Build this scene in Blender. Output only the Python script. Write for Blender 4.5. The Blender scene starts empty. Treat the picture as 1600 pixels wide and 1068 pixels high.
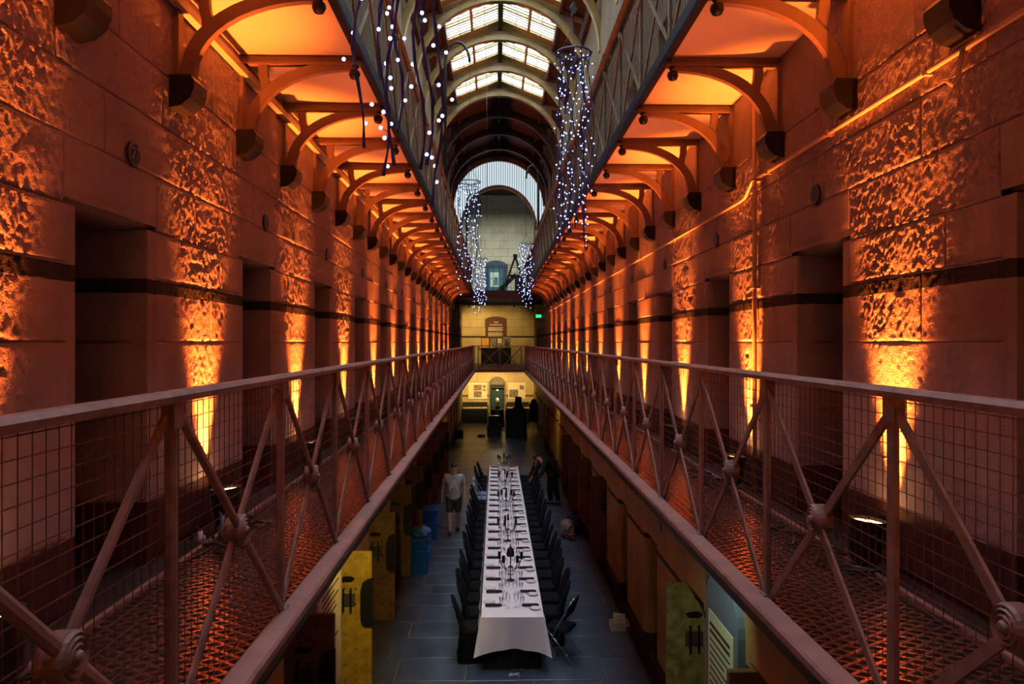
import bpy, math, random
import numpy as np
from mathutils import Vector, Matrix

# ------------------------------------------------------------------ camera, world, lights
scene = bpy.context.scene
COL = scene.collection
EYE = 4.65
cam_d = bpy.data.cameras.new('camera')
cam_d.sensor_width = 36.0
cam_d.lens = 36.0 * 1150.0 / 1600.0
cam_d.clip_start = 0.05
cam_d.clip_end = 200
cam = bpy.data.objects.new('camera', cam_d)
COL.objects.link(cam)
cam.location = (0, 0, EYE)
cam.rotation_euler = (math.radians(90), 0, -math.atan(25.0 / 1150.0))
scene.camera = cam

world = bpy.data.worlds.new('dusk_sky')
scene.world = world
world.use_nodes = True
world.node_tree.nodes['Background'].inputs[0].default_value = (0.55, 0.68, 1.0, 1)
world.node_tree.nodes['Background'].inputs[1].default_value = 0.25
scene.view_settings.view_transform = 'Standard'
scene.view_settings.look = 'None'
scene.view_settings.gamma = 1
scene.view_settings.use_curve_mapping = False
scene.view_settings.exposure = 0.2

SKY_STRENGTH = 12.0        # daylight coming through the roof glazing
UP_CORE = 2300.0            # narrow beam of every wall uplight
UP_FLOOD = 260.0           # wide field of every wall uplight
ORANGE = (1.0, 0.19, 0.018)
FIELD = (1.0, 0.16, 0.045)  # the lamps' wide field is redder than the beam


def lamp(name, kind, loc, energy, color, parent=None, **kw):
    d = bpy.data.lights.new(name, kind)
    d.energy = energy
    d.color = color
    direction = kw.pop('aim', None)
    for k, v in kw.items():
        setattr(d, k, v)
    o = bpy.data.objects.new(name, d)
    COL.objects.link(o)
    o.location = loc
    if direction is not None:
        o.rotation_euler = Vector(direction).to_track_quat('-Z', 'Y').to_euler()
    if parent:
        o.parent = parent
    return o


# daylight of the lantern roof over the crossing at the far end
lamp('crossing_daylight', 'AREA', (0.12, 38.6, 10.6), 260, (0.80, 0.92, 1.0), aim=(0, 0.35, -1),
     shape='RECTANGLE', size=3.4, size_y=5.0)

random.seed(7)
rng = np.random.default_rng(7)
PI = math.pi
XW = {-1: 1.98, 1: 2.22}       # wall faces
XE = {-1: 0.90, 1: 1.22}       # gallery edge
XR = {-1: 1.00, 1: 1.33}       # gallery railing
UE = {-1: 1.05, 1: 1.33}       # upper gallery edge
DECK = EYE - 1.25
SOF = EYE + 2.22               # underside of upper gallery
UDECK = SOF + 0.12
S = 1.15                       # bracket spacing
YN, YB, YEND = -0.6, 32.6, 43.2
SIDE = {-1: 'left', 1: 'right'}
ORD = ['zeroth', 'first', 'second', 'third', 'fourth', 'fifth', 'sixth', 'seventh', 'eighth', 'ninth', 'tenth',
       'eleventh', 'twelfth', 'thirteenth', 'fourteenth', 'fifteenth', 'sixteenth', 'seventeenth', 'eighteenth',
       'nineteenth', 'twentieth']


def ordw(n):
    if n <= 20:
        return ORD[n]
    if n < 30:
        return 'twenty-' + ORD[n - 20]
    if n == 30:
        return 'thirtieth'
    return 'thirty-' + ORD[n - 30]


# ------------------------------------------------------------------ materials
def new_mat(name):
    m = bpy.data.materials.new(name)
    m.use_nodes = True
    nt = m.node_tree
    b = nt.nodes['Principled BSDF']
    return m, nt, b


def N(nt, t, **kw):
    n = nt.nodes.new(t)
    for k, v in kw.items():
        if k.startswith('i_'):
            n.inputs[int(k[2:])].default_value = v
        else:
            setattr(n, k, v)
    return n


def mat(name, c, rough=0.6, metal=0.0, var=0.25, scale=6.0, bump=0.0, bscale=30.0, c2=None, spec=0.4, bdist=0.01):
    m, nt, b = new_mat(name)
    b.inputs['Roughness'].default_value = rough
    b.inputs['Metallic'].default_value = metal
    b.inputs['Specular IOR Level'].default_value = spec
    geo = N(nt, 'ShaderNodeNewGeometry')
    no = N(nt, 'ShaderNodeTexNoise')
    no.inputs['Scale'].default_value = scale
    no.inputs['Detail'].default_value = 5
    nt.links.new(geo.outputs['Position'], no.inputs['Vector'])
    ramp = N(nt, 'ShaderNodeMix', data_type='RGBA')
    d = c2 if c2 else tuple(x * (1 - var) for x in c)
    ramp.inputs[6].default_value = (*c, 1)
    ramp.inputs[7].default_value = (*d, 1)
    mr = N(nt, 'ShaderNodeMapRange')
    mr.inputs[1].default_value = 0.35
    mr.inputs[2].default_value = 0.68
    nt.links.new(no.outputs[0], mr.inputs[0])
    nt.links.new(mr.outputs[0], ramp.inputs[0])
    nt.links.new(ramp.outputs[2], b.inputs['Base Color'])
    if bump > 0:
        bn = N(nt, 'ShaderNodeTexNoise')
        bn.inputs['Scale'].default_value = bscale
        bn.inputs['Detail'].default_value = 6
        nt.links.new(geo.outputs['Position'], bn.inputs['Vector'])
        bp = N(nt, 'ShaderNodeBump')
        bp.inputs['Strength'].default_value = bump
        bp.inputs['Distance'].default_value = bdist
        nt.links.new(bn.outputs[0], bp.inputs['Height'])
        nt.links.new(bp.outputs[0], b.inputs['Normal'])
    return m


def emit(name, c, strength):
    m, nt, b = new_mat(name)
    b.inputs['Base Color'].default_value = (*[min(x, 0.8) for x in c], 1)
    b.inputs['Emission Color'].default_value = (*c, 1)
    b.inputs['Emission Strength'].default_value = strength
    return m


def banded_wall(name, base, base2, band, bands, bump=0.6, bscale=45, bdist=0.012, flakes=0.0):
    """painted stone with horizontal painted bands: bands = [(z0, z1, colour)]"""
    m, nt, b = new_mat(name)
    b.inputs['Roughness'].default_value = 0.75
    b.inputs['Specular IOR Level'].default_value = 0.3
    geo = N(nt, 'ShaderNodeNewGeometry')
    n1 = N(nt, 'ShaderNodeTexNoise'); n1.inputs['Scale'].default_value = 1.7; n1.inputs['Detail'].default_value = 8
    n1.inputs['Roughness'].default_value = 0.65
    nt.links.new(geo.outputs['Position'], n1.inputs['Vector'])
    mr = N(nt, 'ShaderNodeMapRange'); mr.inputs[1].default_value = 0.36; mr.inputs[2].default_value = 0.66
    nt.links.new(n1.outputs[0], mr.inputs[0])
    mix = N(nt, 'ShaderNodeMix', data_type='RGBA')
    mix.inputs[6].default_value = (*base, 1); mix.inputs[7].default_value = (*base2, 1)
    nt.links.new(mr.outputs[0], mix.inputs[0])
    out = mix.outputs[2]
    if flakes > 0:
        n3 = N(nt, 'ShaderNodeTexNoise'); n3.inputs['Scale'].default_value = 5.0; n3.inputs['Detail'].default_value = 9
        n3.inputs['Roughness'].default_value = 0.7
        nt.links.new(geo.outputs['Position'], n3.inputs['Vector'])
        m3 = N(nt, 'ShaderNodeMapRange'); m3.inputs[1].default_value = 0.70; m3.inputs[2].default_value = 0.72
        nt.links.new(n3.outputs[0], m3.inputs[0])
        mx = N(nt, 'ShaderNodeMix', data_type='RGBA'); mx.inputs[7].default_value = (0.62, 0.58, 0.54, 1)
        nt.links.new(out, mx.inputs[6]); nt.links.new(m3.outputs[0], mx.inputs[0])
        out = mx.outputs[2]
    sep = N(nt, 'ShaderNodeSeparateXYZ')
    nt.links.new(geo.outputs['Position'], sep.inputs[0])
    n2 = N(nt, 'ShaderNodeTexNoise'); n2.inputs['Scale'].default_value = 9
    nt.links.new(geo.outputs['Position'], n2.inputs['Vector'])
    wob = N(nt, 'ShaderNodeMath', operation='MULTIPLY_ADD'); wob.inputs[1].default_value = 0.016
    nt.links.new(n2.outputs[0], wob.inputs[0]); nt.links.new(sep.outputs[2], wob.inputs[2])
    for z0, z1, c in bands:
        a = N(nt, 'ShaderNodeMath', operation='GREATER_THAN'); a.inputs[1].default_value = z0 + 0.008
        l = N(nt, 'ShaderNodeMath', operation='LESS_THAN'); l.inputs[1].default_value = z1 + 0.008
        nt.links.new(wob.outputs[0], a.inputs[0]); nt.links.new(wob.outputs[0], l.inputs[0])
        mu = N(nt, 'ShaderNodeMath', operation='MULTIPLY')
        nt.links.new(a.outputs[0], mu.inputs[0]); nt.links.new(l.outputs[0], mu.inputs[1])
        mx = N(nt, 'ShaderNodeMix', data_type='RGBA'); mx.inputs[7].default_value = (*c, 1)
        nt.links.new(out, mx.inputs[6]); nt.links.new(mu.outputs[0], mx.inputs[0])
        out = mx.outputs[2]
    nt.links.new(out, b.inputs['Base Color'])
    bn = N(nt, 'ShaderNodeTexNoise'); bn.inputs['Scale'].default_value = bscale; bn.inputs['Detail'].default_value = 7
    nt.links.new(geo.outputs['Position'], bn.inputs['Vector'])
    bp = N(nt, 'ShaderNodeBump'); bp.inputs['Strength'].default_value = bump; bp.inputs['Distance'].default_value = bdist
    nt.links.new(bn.outputs[0], bp.inputs['Height']); nt.links.new(bp.outputs[0], b.inputs['Normal'])
    return m


M = {}
DK = (0.022, 0.016, 0.02)
M['stone'] = banded_wall('limewashed_bluestone', (0.37, 0.275, 0.31), (0.25, 0.18, 0.215), DK,
                         [(DECK - 0.05, DECK + 0.335, (0.055, 0.018, 0.016)), (DECK + 1.53, DECK + 1.61, DK)], flakes=1, bump=0.8, bscale=110, bdist=0.008)
M['lower'] = banded_wall('ochre_painted_stone', (0.36, 0.24, 0.10), (0.25, 0.155, 0.065), DK,
                         [(-0.05, 0.30, (0.03, 0.016, 0.013)), (1.72, 1.79, DK)], bump=0.35, bscale=20, flakes=1)
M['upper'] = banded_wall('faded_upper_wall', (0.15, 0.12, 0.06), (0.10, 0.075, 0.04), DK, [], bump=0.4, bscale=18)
M['endwall'] = banded_wall('end_wall_stone', (0.60, 0.52, 0.33), (0.47, 0.40, 0.25), DK,
                           [(DECK + 1.5, DECK + 1.6, DK), (1.45, 1.55, (0.1, 0.06, 0.03))], bump=0.5, bscale=16)
M['mortar'] = mat('mortar', (0.28, 0.2, 0.16), 0.9, bump=0.3)
M['flag'] = mat('bluestone_flag', (0.07, 0.095, 0.135), 0.36, var=0.45, scale=2.2, bump=0.25, bscale=14, spec=0.55)
M['joint'] = mat('floor_joint', (0.20, 0.17, 0.13), 0.8)
M['deck'] = mat('deck_plate', (0.010, 0.006, 0.006), 0.8)
M['grate'] = mat('grating_paint', (0.40, 0.17, 0.125), 0.24, var=0.3, scale=9, metal=0.8, spec=0.9)
M['rim'] = mat('rim_paint', (0.24, 0.15, 0.14), 0.5, var=0.3, scale=8, bump=0.2)
M['rail'] = mat('dusty_red_iron', (0.215, 0.135, 0.125), 0.48, var=0.4, scale=14, bump=0.25, bscale=60, bdist=0.003)
M['wire'] = mat('dark_wire', (0.10, 0.055, 0.05), 0.45, metal=0.3)
M['uprail'] = mat('ochre_iron', (0.24, 0.19, 0.115), 0.5, var=0.4, scale=10)
M['upwire'] = mat('pale_wire', (0.22, 0.19, 0.12), 0.5)
M['fascia'] = mat('blue_black_fascia', (0.012, 0.012, 0.035), 0.6, spec=0.2)
M['soffit'] = mat('cream_soffit', (0.56, 0.47, 0.42), 0.6, var=0.12, scale=1.6, bump=0.1, bscale=8)
M['bracket'] = mat('bracket_paint', (0.25, 0.15, 0.115), 0.5, var=0.25, scale=5, bump=0.15)
M['corbel'] = mat('black_corbel', (0.010, 0.009, 0.012), 0.32, var=0.3, bump=0.3, bscale=25)
M['batten'] = mat('pale_trunking', (0.52, 0.44, 0.36), 0.5)
M['pipe'] = mat('painted_conduit', (0.5, 0.36, 0.28), 0.45)
M['wood'] = mat('varnished_arch_timber', (0.36, 0.27, 0.10), 0.5, var=0.4, scale=3)
M['shadedwood'] = mat('shaded_arch_timber', (0.07, 0.045, 0.03), 0.6)  # arch timber with the gloom of the unlit far bays painted in
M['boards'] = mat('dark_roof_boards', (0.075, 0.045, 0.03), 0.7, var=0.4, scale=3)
M['gable'] = mat('pinkish_gable_boards', (0.36, 0.21, 0.17), 0.7)
M['glazing'] = emit('roof_glazing_daylight', (0.70, 0.83, 1.0), SKY_STRENGTH)
M['poly'] = emit('translucent_sheet_daylight', (0.66, 0.80, 0.86), 0.85)
M['polyrib'] = mat('sheet_ribs', (0.22, 0.26, 0.27), 0.5)
M['archtrim'] = mat('pale_arch_trim', (0.80, 0.76, 0.78), 0.5, var=0.1)
M['archgrey'] = mat('grey_arch_lining', (0.20, 0.18, 0.15), 0.5)
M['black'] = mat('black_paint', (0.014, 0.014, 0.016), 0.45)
M['ironred'] = mat('dark_red_iron', (0.16, 0.03, 0.03), 0.5)
M['fabric'] = mat('black_spandex', (0.006, 0.007, 0.009), 0.9, spec=0.12, var=0.3, scale=18, bump=0.4, bscale=12, bdist=0.03)
M['chrome'] = mat('chrome', (0.75, 0.75, 0.78), 0.18, metal=1.0, var=0.05)
M['bluepad'] = mat('blue_grey_pad', (0.16, 0.25, 0.38), 0.5)
M['cloth'] = mat('white_tablecloth', (0.80, 0.80, 0.84), 0.8, var=0.05, scale=5, bump=0.2, bscale=7, bdist=0.02)
M['napkin'] = mat('navy_black_napkin', (0.016, 0.018, 0.028), 0.8)
M['china'] = mat('white_china', (0.78, 0.76, 0.74), 0.2, var=0.03)
M['gilt'] = mat('dark_plate_rim', (0.12, 0.10, 0.06), 0.3)
M['steel'] = mat('cutlery_steel', (0.7, 0.66, 0.6), 0.2, metal=1.0)
M['iron'] = mat('black_wrought_iron', (0.012, 0.012, 0.012), 0.4)
M['ghost'] = mat('black_candle', (0.012, 0.012, 0.014), 0.4)
M['tub'] = mat('blue_plastic', (0.008, 0.12, 0.55), 0.4, var=0.25, scale=8, bump=0.2, bscale=10, bdist=0.02)
M['film'] = mat('crumpled_blue_plastic', (0.02, 0.24, 0.70), 0.25, var=0.35, scale=12, bump=0.8, bscale=18, bdist=0.03)
M['doory'] = mat('ochre_cell_door', (0.52, 0.36, 0.06), 0.5, var=0.35, scale=7, bump=0.3, bscale=25)
M['doorg'] = mat('chipped_green_door', (0.34, 0.31, 0.10), 0.55, var=0.6, scale=9, bump=0.3, bscale=25)
M['doorb'] = mat('brown_cell_door', (0.20, 0.115, 0.045), 0.55, var=0.4, scale=6, bump=0.3, bscale=20)
M['stud'] = mat('rivet_iron', (0.30, 0.22, 0.09), 0.4, metal=0.4)
M['paper'] = mat('pale_paper', (0.78, 0.74, 0.58), 0.7, var=0.04)
M['paperg'] = mat('pale_green_paper', (0.58, 0.70, 0.52), 0.6, var=0.05)
M['ink'] = mat('printed_ink', (0.06, 0.05, 0.05), 0.8)
M['frame'] = mat('silver_frame', (0.5, 0.48, 0.42), 0.4)
M['bluesign'] = mat('slate_blue_panel', (0.12, 0.18, 0.26), 0.5, var=0.1)
M['maroon'] = mat('maroon_sign', (0.10, 0.028, 0.03), 0.5, var=0.2)
M['white'] = mat('white_print', (0.85, 0.82, 0.76), 0.6, var=0.03)
M['photo1'] = mat('sepia_print', (0.45, 0.22, 0.15), 0.6, c2=(0.12, 0.07, 0.06), scale=9)
M['photo2'] = mat('grey_print', (0.32, 0.30, 0.27), 0.6, c2=(0.05, 0.05, 0.05), scale=12)
M['amber'] = mat('amber_print', (0.75, 0.45, 0.08), 0.6, c2=(0.5, 0.25, 0.05), scale=9)
M['teal'] = mat('teal_paint', (0.04, 0.13, 0.15), 0.5)
M['tealdk'] = mat('deep_blue_door', (0.015, 0.05, 0.075), 0.5)
M['timber'] = mat('grey_timber', (0.24, 0.20, 0.15), 0.7, var=0.4)
M['card'] = mat('white_card', (0.62, 0.60, 0.60), 0.7)
M['cable'] = mat('black_cable', (0.01, 0.01, 0.011), 0.4)
M['can'] = mat('black_lamp_can', (0.012, 0.012, 0.014), 0.4)
M['lens'] = emit('lamp_lens', (1.0, 0.50, 0.16), 14)
M['led'] = emit('fairy_bulb', (0.34, 0.47, 1.0), 3.2)
M['cord'] = mat('dark_blue_cord', (0.014, 0.022, 0.13), 0.4)
M['green'] = emit('green_display', (0.05, 0.9, 0.25), 0.5)
M['exit'] = emit('green_exit_light', (0.02, 0.9, 0.30), 1.2)
M['glowcase'] = emit('case_lamp', (1.0, 0.8, 0.4), 5)
M['warmtube'] = emit('warm_strip_lamp', (1.0, 0.88, 0.62), 5)
M['plaster'] = mat('plaster_cast', (0.8, 0.7, 0.5), 0.5)
M['skin'] = mat('skin', (0.50, 0.27, 0.19), 0.5, var=0.1)
M['shirt'] = mat('grey_shirt', (0.44, 0.43, 0.40), 0.85, var=0.15)
M['shorts'] = mat('dark_shorts', (0.06, 0.055, 0.05), 0.85)
M['hair'] = mat('dark_hair', (0.02, 0.015, 0.012), 0.6)
M['blackcloth'] = mat('black_clothes', (0.012, 0.012, 0.013), 0.85)
M['pinkcloth'] = mat('pale_pink_cloth', (0.42, 0.30, 0.28), 0.8, var=0.5, scale=14, bump=0.5)
M['red'] = mat('red_plug', (0.6, 0.02, 0.03), 0.4)
M['bluegrey'] = mat('blue_plug', (0.12, 0.2, 0.3), 0.4)
M['plaque'] = mat('blue_black_enamel', (0.018, 0.02, 0.04), 0.3)
M['digit'] = mat('grey_digit', (0.20, 0.19, 0.22), 0.5)

gm, gnt, gb = new_mat('clear_glass')
gnt.nodes.remove(gb)
tr = N(gnt, 'ShaderNodeBsdfTransparent'); gl = N(gnt, 'ShaderNodeBsdfGlossy'); gl.inputs['Roughness'].default_value = 0.05
lw = N(gnt, 'ShaderNodeLayerWeight'); lw.inputs[0].default_value = 0.45
ms = N(gnt, 'ShaderNodeMixShader')
gnt.links.new(lw.outputs['Facing'], ms.inputs[0]); gnt.links.new(tr.outputs[0], ms.inputs[1]); gnt.links.new(gl.outputs[0], ms.inputs[2])
gnt.links.new(ms.outputs[0], gnt.nodes['Material Output'].inputs[0])
M['glass'] = gm


# ------------------------------------------------------------------ mesh helpers
class MB:
    def __init__(self):
        self.v = []
        self.f = []

    def add(self, vs, fs):
        o = len(self.v)
        self.v += [tuple(p) for p in vs]
        self.f += [tuple(i + o for i in f) for f in fs]
        return self

    def box(self, x0, x1, y0, y1, z0, z1):
        return self.add([(x0, y0, z0), (x1, y0, z0), (x1, y1, z0), (x0, y1, z0), (x0, y0, z1), (x1, y0, z1), (x1, y1, z1), (x0, y1, z1)],
                        [(0, 3, 2, 1), (4, 5, 6, 7), (0, 1, 5, 4), (1, 2, 6, 5), (2, 3, 7, 6), (3, 0, 4, 7)])

    def cbox(self, x0, x1, y0, y1, z0, z1, c=0.01):
        """box with chamfered edges along z and a chamfered top"""
        def ring(z, i):
            a0, a1, b0, b1 = x0 + i, x1 - i, y0 + i, y1 - i
            return [(a0 + c, b0, z), (a1 - c, b0, z), (a1, b0 + c, z), (a1, b1 - c, z), (a1 - c, b1, z), (a0 + c, b1, z), (a0, b1 - c, z), (a0, b0 + c, z)]
        return self.rings([ring(z0, 0), ring(z1 - c, 0), ring(z1, c)], caps=True)

    def rings(self, rs, caps=True, closed=True):
        n = len(rs[0])
        vs = [p for r in rs for p in r]
        fs = []
        for i in range(len(rs) - 1):
            for j in range(n if closed else n - 1):
                k = (j + 1) % n
                fs.append((i * n + j, i * n + k, (i + 1) * n + k, (i + 1) * n + j))
        if caps:
            fs.append(tuple(range(n))[::-1])
            fs.append(tuple((len(rs) - 1) * n + j for j in range(n)))
        return self.add(vs, fs)

    def tube(self, pts, r, n=6, caps=True, flat=1.0):
        pts = [Vector(p) for p in pts]
        rs = []
        rad = r if isinstance(r, (list, tuple)) else [r] * len(pts)
        ref = None
        for i, p in enumerate(pts):
            t = (pts[min(i + 1, len(pts) - 1)] - pts[max(i - 1, 0)])
            if t.length < 1e-9:
                t = Vector((0, 0, 1))
            t.normalize()
            if ref is None:
                ref = Vector((0, 0, 1)) if abs(t.z) < 0.9 else Vector((1, 0, 0))
            a = t.cross(ref)
            if a.length < 1e-6:
                a = t.cross(Vector((0, 1, 0)))
            a.normalize()
            b = a.cross(t).normalized()
            ref = b
            rs.append([p + a * math.cos(2 * PI * k / n) * rad[i] + b * math.sin(2 * PI * k / n) * rad[i] * flat for k in range(n)])
        return self.rings(rs, caps)

    def lathe(self, prof, n=12, c=(0, 0, 0), axis='z', caps=True):
        rs = []
        for r, h in prof:
            ring = []
            for k in range(n):
                a = 2 * PI * k / n
                u, w = r * math.cos(a), r * math.sin(a)
                if axis == 'z':
                    p = (c[0] + u, c[1] + w, c[2] + h)
                elif axis == 'x':
                    p = (c[0] + h, c[1] + u, c[2] + w)
                else:
                    p = (c[0] + u, c[1] + h, c[2] - w)
                ring.append(p)
            rs.append(ring)
        return self.rings(rs, caps)

    def ball(self, c, r, n=6, m=4, sz=1.0):
        prof = [(max(1e-4, r * math.sin(PI * i / m)), -r * sz * math.cos(PI * i / m)) for i in range(m + 1)]
        return self.lathe(prof, n, c)

    def prism(self, poly, a0, a1, plane='xz'):
        """extrude a 2D polygon: plane xz along y, yz along x, xy along z"""
        n = len(poly)
        def P(u, w, a):
            return {'xz': (u, a, w), 'yz': (a, u, w), 'xy': (u, w, a)}[plane]
        vs = [P(u, w, a0) for u, w in poly] + [P(u, w, a1) for u, w in poly]
        fs = [tuple(range(n)), tuple(range(2 * n - 1, n - 1, -1))]
        for i in range(n):
            j = (i + 1) % n
            fs.append((i, i + n, j + n, j))
        return self.add(vs, fs)

    def strip(self, outer, inner, a0, a1, plane='xz'):
        """thick curved bar from two matching polylines, extruded"""
        n = len(outer)
        def P(u, w, a):
            return {'xz': (u, a, w), 'yz': (a, u, w), 'xy': (u, w, a)}[plane]
        rs = []
        for i in range(n):
            rs.append([P(*outer[i], a0), P(*outer[i], a1), P(*inner[i], a1), P(*inner[i], a0)])
        return self.rings(rs, True)

    def mesh(self, name, material, smooth=False):
        me = bpy.data.meshes.new(name)
        me.from_pydata(self.v, [], self.f)
        me.materials.append(M[material] if isinstance(material, str) else material)
        import bmesh
        bm = bmesh.new(); bm.from_mesh(me)
        bmesh.ops.recalc_face_normals(bm, faces=bm.faces)
        bm.to_mesh(me); bm.free()
        if smooth:
            me.shade_smooth()
        return me

    def build(self, name, material, parent=None, smooth=False, loc=None):
        return link(name, self.mesh(name, material, smooth), parent, loc)


def link(name, me, parent=None, loc=None, rot=None):
    o = bpy.data.objects.new(name, me)
    COL.objects.link(o)
    if parent:
        o.parent = parent
    if loc:
        o.location = loc
    if rot:
        o.rotation_euler = rot
    return o


def tag(o, label, cat=None, group=None, kind=None):
    o['label'] = label
    if cat:
        o['category'] = cat
    if group:
        o['group'] = group
    if kind:
        o['kind'] = kind
    return o


def thing(name, label, cat, loc=(0, 0, 0), rz=0.0, group=None, kind=None):
    o = bpy.data.objects.new(name, None)
    o.empty_display_size = 0.1
    COL.objects.link(o)
    o.location = loc
    o.rotation_euler = (0, 0, rz)
    return tag(o, label, cat, group, kind)


def copy_tree(o, parent=None):
    c = o.copy()
    COL.objects.link(c)
    c.parent = parent
    for ch in list(o.children):
        copy_tree(ch, c)
    return c


def text_mesh(name, txt, size, material, parent, loc, rot, align='CENTER'):
    cu = bpy.data.curves.new(name, 'FONT')
    cu.body = txt
    cu.size = size
    cu.align_x = align
    cu.align_y = 'CENTER'
    cu.extrude = 0.003
    cu.resolution_u = 3
    t = bpy.data.objects.new(name + '_tmp', cu)
    COL.objects.link(t)
    dg = bpy.context.evaluated_depsgraph_get()
    me = bpy.data.meshes.new_from_object(t.evaluated_get(dg))
    bpy.data.objects.remove(t)
    me.materials.clear()
    me.materials.append(M[material])
    return link(name, me, parent, loc, rot)


# ------------------------------------------------------------------ vectorised value noise
_perm = rng.random((64, 64))


def vnoise(u, v):
    i = np.floor(u).astype(int); j = np.floor(v).astype(int)
    fu = u - i; fv = v - j
    fu = fu * fu * (3 - 2 * fu); fv = fv * fv * (3 - 2 * fv)
    a = _perm[i % 64, j % 64]; b = _perm[(i + 1) % 64, j % 64]
    c = _perm[i % 64, (j + 1) % 64]; d = _perm[(i + 1) % 64, (j + 1) % 64]
    return (a * (1 - fu) + b * fu) * (1 - fv) + (c * (1 - fu) + d * fu) * fv


def relief(y, z, rough):
    big = vnoise(y * 5 + 3, z * 5) - 0.5
    mid = vnoise(y * 44, z * 40 + 9) - 0.5
    fin = vnoise(y * 78 + 5, z * 73) - 0.5
    pit = np.clip(vnoise(y * 37 + 17, z * 33 + 31) - 0.72, 0, 1)
    hole = np.clip(vnoise(y * 11 + 41, z * 13 + 7) - 0.89, 0, 1)
    smooth = 0.006 * big + 0.0015 * mid
    fine = vnoise(y * 95 + 11, z * 90 + 3) - 0.5
    patch = np.clip((vnoise(y * 3.1 + 21, z * 2.7 + 5) - 0.22) * 3, 0.4, 1)
    r = 0.008 * big + (0.008 * mid + 0.010 * fin + 0.006 * fine - 0.055 * pit) * patch - 0.14 * hole
    return smooth * (1 - rough) + r * rough


# ------------------------------------------------------------------ gallery-level walls
DW, DH, RV = 0.72, 1.89, 0.11
LO = {-1: 1.22, 1: 2.38}         # first cell opening's near edge
NB = 17
ZC = [0.0, 0.34, 1.25, 1.618, 1.89, 2.21, 2.53, 2.85, 3.47]


def path_flat(a, b, step, r0=False, r1=False, depth=0.5):
    """(along, depth) polyline, optionally turning round a bullnose into a reveal at either end"""
    pts = []
    na = 5 if step < 0.1 else 3
    if r0:
        pts += [(a, depth), (a, depth * 0.5), (a, RV)]
        pts += [(a + RV - RV * math.cos(t), RV - RV * math.sin(t)) for t in np.linspace(0, PI / 2, na + 2)[1:]]
        s = a + RV
    else:
        pts += [(a, 0.010), (a + 0.003, 0.003), (a + 0.010, 0)]
        s = a + 0.012
    e = b - RV if r1 else b - 0.012
    n = max(1, int((e - s) / step))
    pts += [(s + (e - s) * k / n, 0.0) for k in range(1, n + 1)]
    if r1:
        pts += [(b - RV + RV * math.sin(t), RV - RV * math.cos(t)) for t in np.linspace(0, PI / 2, na + 2)[1:]]
        pts += [(b, depth * 0.5), (b, depth)]
    else:
        pts += [(b - 0.003, 0.003), (b, 0.010)]
    return np.array(pts)


def stone(s, y0, y1, z0, z1, step, rough, parent, r0=False, r1=False, head=False, fine=True):
    g = 0.0015
    if head:
        P = path_flat(z0, z1 - g, step, True, False)
        q0, q1 = y0 + g, y1 - g
    else:
        P = path_flat(y0 + (0 if r0 else g), y1 - (0 if r1 else g), step, r0, r1)
        q0, q1 = z0 + g, z1 - g
    n = max(1, int((q1 - q0 - 0.024) / step))
    Q = np.concatenate([[q0, q0 + 0.004], np.linspace(q0 + 0.012, q1 - 0.012, n + 1), [q1 - 0.004, q1]])
    back = np.concatenate([[0.010, 0.003], np.zeros(n + 1), [0.003, 0.010]])
    T = np.gradient(P, axis=0)
    L = np.linalg.norm(T, axis=1) + 1e-9
    nA = -T[:, 1] * -1 / L     # normal pointing out of the stone
    nA = T[:, 1] / L
    nD = -T[:, 0] / L
    A = P[:, 0][:, None] + 0 * Q[None, :]
    D = P[:, 1][:, None] + 0 * Q[None, :]
    QQ = 0 * P[:, 0][:, None] + Q[None, :]
    inner = np.ones_like(A)
    inner[:, :2] = 0; inner[:, -2:] = 0
    if not (r0 or head):
        inner[:2] = 0
    if not r1:
        inner[-2:] = 0
    if fine:
        arc = np.cumsum(L)
        rr = np.full_like(A, rough)
        # dressed margin: smooth towards the joints of the opening
        edge = np.minimum(np.clip(P[:, 1] * -8 + 1, 0, 1), 1)[:, None]
        m = np.ones_like(A)
        if r0:
            m *= np.clip((P[:, 0] - (y0 + 0.16)) / 0.25, 0.05, 1)[:, None]
        if r1:
            m *= np.clip(((y1 - 0.16) - P[:, 0]) / 0.25, 0.05, 1)[:, None]
        rr = rr * m * edge
        if head:
            h = relief(QQ + 7 * s, A + D, rr)
        else:
            h = relief(A + 7 * s + D, QQ, rr)
        h = h * inner + (rng.random() - 0.5) * 0.006 * inner
    else:
        h = (rng.random() - 0.5) * 0.01 * inner
    A2 = A + nA[:, None] * h * 0.6
    D2 = D - h - 0 * nD[:, None] + back[None, :] * (1 if not head else 1)
    if head:
        Yv, Zv = QQ, A2
    else:
        Yv, Zv = A2, QQ
    X = s * (XW[s] + D2)
    V = np.stack([X, Yv, Zv], axis=-1).reshape(-1, 3)
    na, nq = A.shape
    idx = np.arange(na * nq).reshape(na, nq)
    F = np.stack([idx[:-1, :-1], idx[1:, :-1], idx[1:, 1:], idx[:-1, 1:]], axis=-1).reshape(-1, 4)
    # outward orientation
    if (s > 0) != head:
        F = F[:, ::-1]
    me = bpy.data.meshes.new('stone')
    me.from_pydata(V.tolist(), [], F.tolist())
    me.materials.append(M['stone'])
    if fine:
        me.shade_smooth()
    return link('stone', me, parent)


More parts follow.
